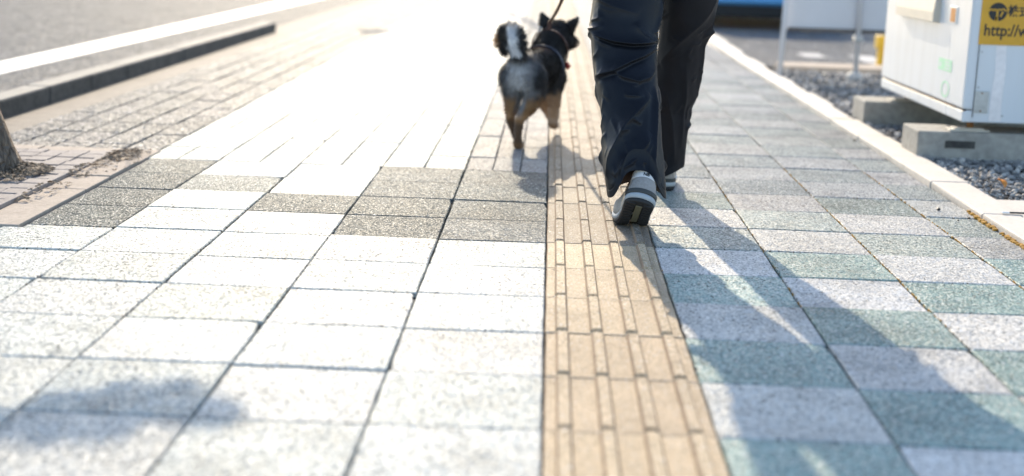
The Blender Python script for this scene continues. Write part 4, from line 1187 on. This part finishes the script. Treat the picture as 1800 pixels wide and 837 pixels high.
# coat: short tapered hairs all over the skin
rr = random.Random(9)
areas = np.array([p.area for p in dme.polygons]); cum = np.cumsum(areas); tot = cum[-1]
HV = []; HF = []; HC = []
for idx in np.searchsorted(cum, np.random.RandomState(3).rand(48000)*tot):
    p = dme.polygons[int(idx)]; vi = list(p.vertices); ws = [rr.random() for _ in vi]; sw = sum(ws)
    c = Vector((0, 0, 0)); nn_ = Vector((0, 0, 0))
    for i, w in zip(vi, ws): c += dme.vertices[i].co*(w/sw); nn_ += nor[i]*(w/sw)
    nn_.normalize()
    x, y, z = c
    flow = Vector((0, -.7, -.55))
    ln = .013
    tail = y < .09 and z > .375 and (z > .40 or y < 0)
    if tail: flow = Vector((c.x+.045, .0, c.z-.43)).normalized()*.9; ln = .020*rr.uniform(.7, 1.3)
    elif z < .14: flow = Vector((0, 0, -1)); ln = .007
    elif y < .10 and z > .17: flow = Vector((0, -.3, -.9)); ln = .017
    elif y > .46: flow = Vector((0, -.6, -.3)); ln = .012
    elif z < .26: ln = .012
    d = (nn_*.55+flow.normalized()*.8+Vector((rr.gauss(0, .18), rr.gauss(0, .18), rr.gauss(0, .18)))).normalized()
    ln *= rr.uniform(.6, 1.25)*(1.7 if rr.random() < .05 else 1)
    sdir = d.cross(nn_)
    if sdir.length < .05: continue
    sdir = sdir.normalized()*.0011
    k = len(HV); m = c+d*ln*.55+nn_*ln*.06; e2 = c+d*ln
    HV += [c-sdir-nn_*.002, c+sdir-nn_*.002, m+sdir*.7, m-sdir*.7, e2]; HF += [(k, k+1, k+2, k+3), (k+3, k+2, k+4)]
    cc = dog_col(c, nn_)*rr.uniform(.7, 1.35); HC += [(*cc, 1)]*5
hm = mesh_from('coat', HV, HF, False)
ha = hm.color_attributes.new('fur', 'FLOAT_COLOR', 'POINT'); ha.data.foreach_set('color', np.array(HC).ravel())
ho = link('coat', hm, MT_FUR, dog); ho['kind'] = 'stuff'
# harness
MT_STRAP = plain('brown_strap', (.07, .022, .012), .5, var=.2)
MT_NAVYS = plain('navy_strap', (.03, .04, .07), .55, var=.2)
MT_REDT = plain('red_tag', (.32, .03, .015), .5, var=.1)
hs = MB(); 
def loop(b, c, rx, rz, tiltv, w, n=36):
    c = Vector(c); vs = []
    for k in range(n):
        a = 2*math.pi*k/n; p = c+Vector((math.cos(a)*rx, tiltv*math.sin(a), math.sin(a)*rz)); o_ = Vector((math.cos(a), 0, math.sin(a)))*.002
        vs += [p+Vector((0, -w, 0))+o_, p+Vector((0, w, 0))+o_, p+Vector((0, w, 0))-o_, p+Vector((0, -w, 0))-o_]
    fs = []
    for k in range(n):
        q = (k+1) % n
        for i in range(4): fs.append((k*4+i, k*4+(i+1) % 4, q*4+(i+1) % 4, q*4+i))
    b.add(vs, fs)
loop(hs, (.004, .435, .372), .078, .084, -.045, .006)
har = hs.build('collar', MT_STRAP, dog)
h2 = MB(); loop(h2, (.0, .335, .300), .093, .094, -.02, .008); h2.build('chest_strap', MT_NAVYS, dog)
rg = MB(); rg.tube([Vector((-.028+.008*math.cos(a), .382, .455+.008*math.sin(a))) for a in np.linspace(0, 6.28, 16)], .0022, 8, False); rg.build('ring', plain('steel', (.75, .74, .70), .2, 1., var=.05), har)
MB().tube([(.075, .44, .318), (.083, .445, .30), (.080, .45, .29)], [.008, .013, .006], 10).build('tag', MT_REDT, har, True)
MB().bbox((.0, .39, .452), (.014, .41, .488), .003).build('handle_loop', MT_STRAP, har)

# ------------------------------------------------------------------ leash
MR = Matrix.Translation(DOG) @ Matrix.Rotation(HEAD, 4, 'Z')
pa = MR @ Vector((.007, .40, .485)); pb = PL + Vector((HL[0]+.0, HL[1]+.035, HL[2]-.07))
pts = []
for i in range(25):
    t = i/24; p = pa.lerp(pb, t); p.z -= .05*math.sin(math.pi*t); pts.append(p)
lo = MB()
for i, p in enumerate(pts):
    w = .0065; lo.v += [(p.x-w, p.y, p.z+.001), (p.x+w, p.y, p.z+.001), (p.x+w, p.y+.001, p.z-.002), (p.x-w, p.y+.001, p.z-.002)]
for i in range(24):
    for k in range(4): lo.f.append((i*4+k, i*4+(k+1) % 4, (i+1)*4+(k+1) % 4, (i+1)*4+k))
tag(lo.build('leash', MT_STRAP), 'thin dark brown leash running up from the dog to the person', 'leash')
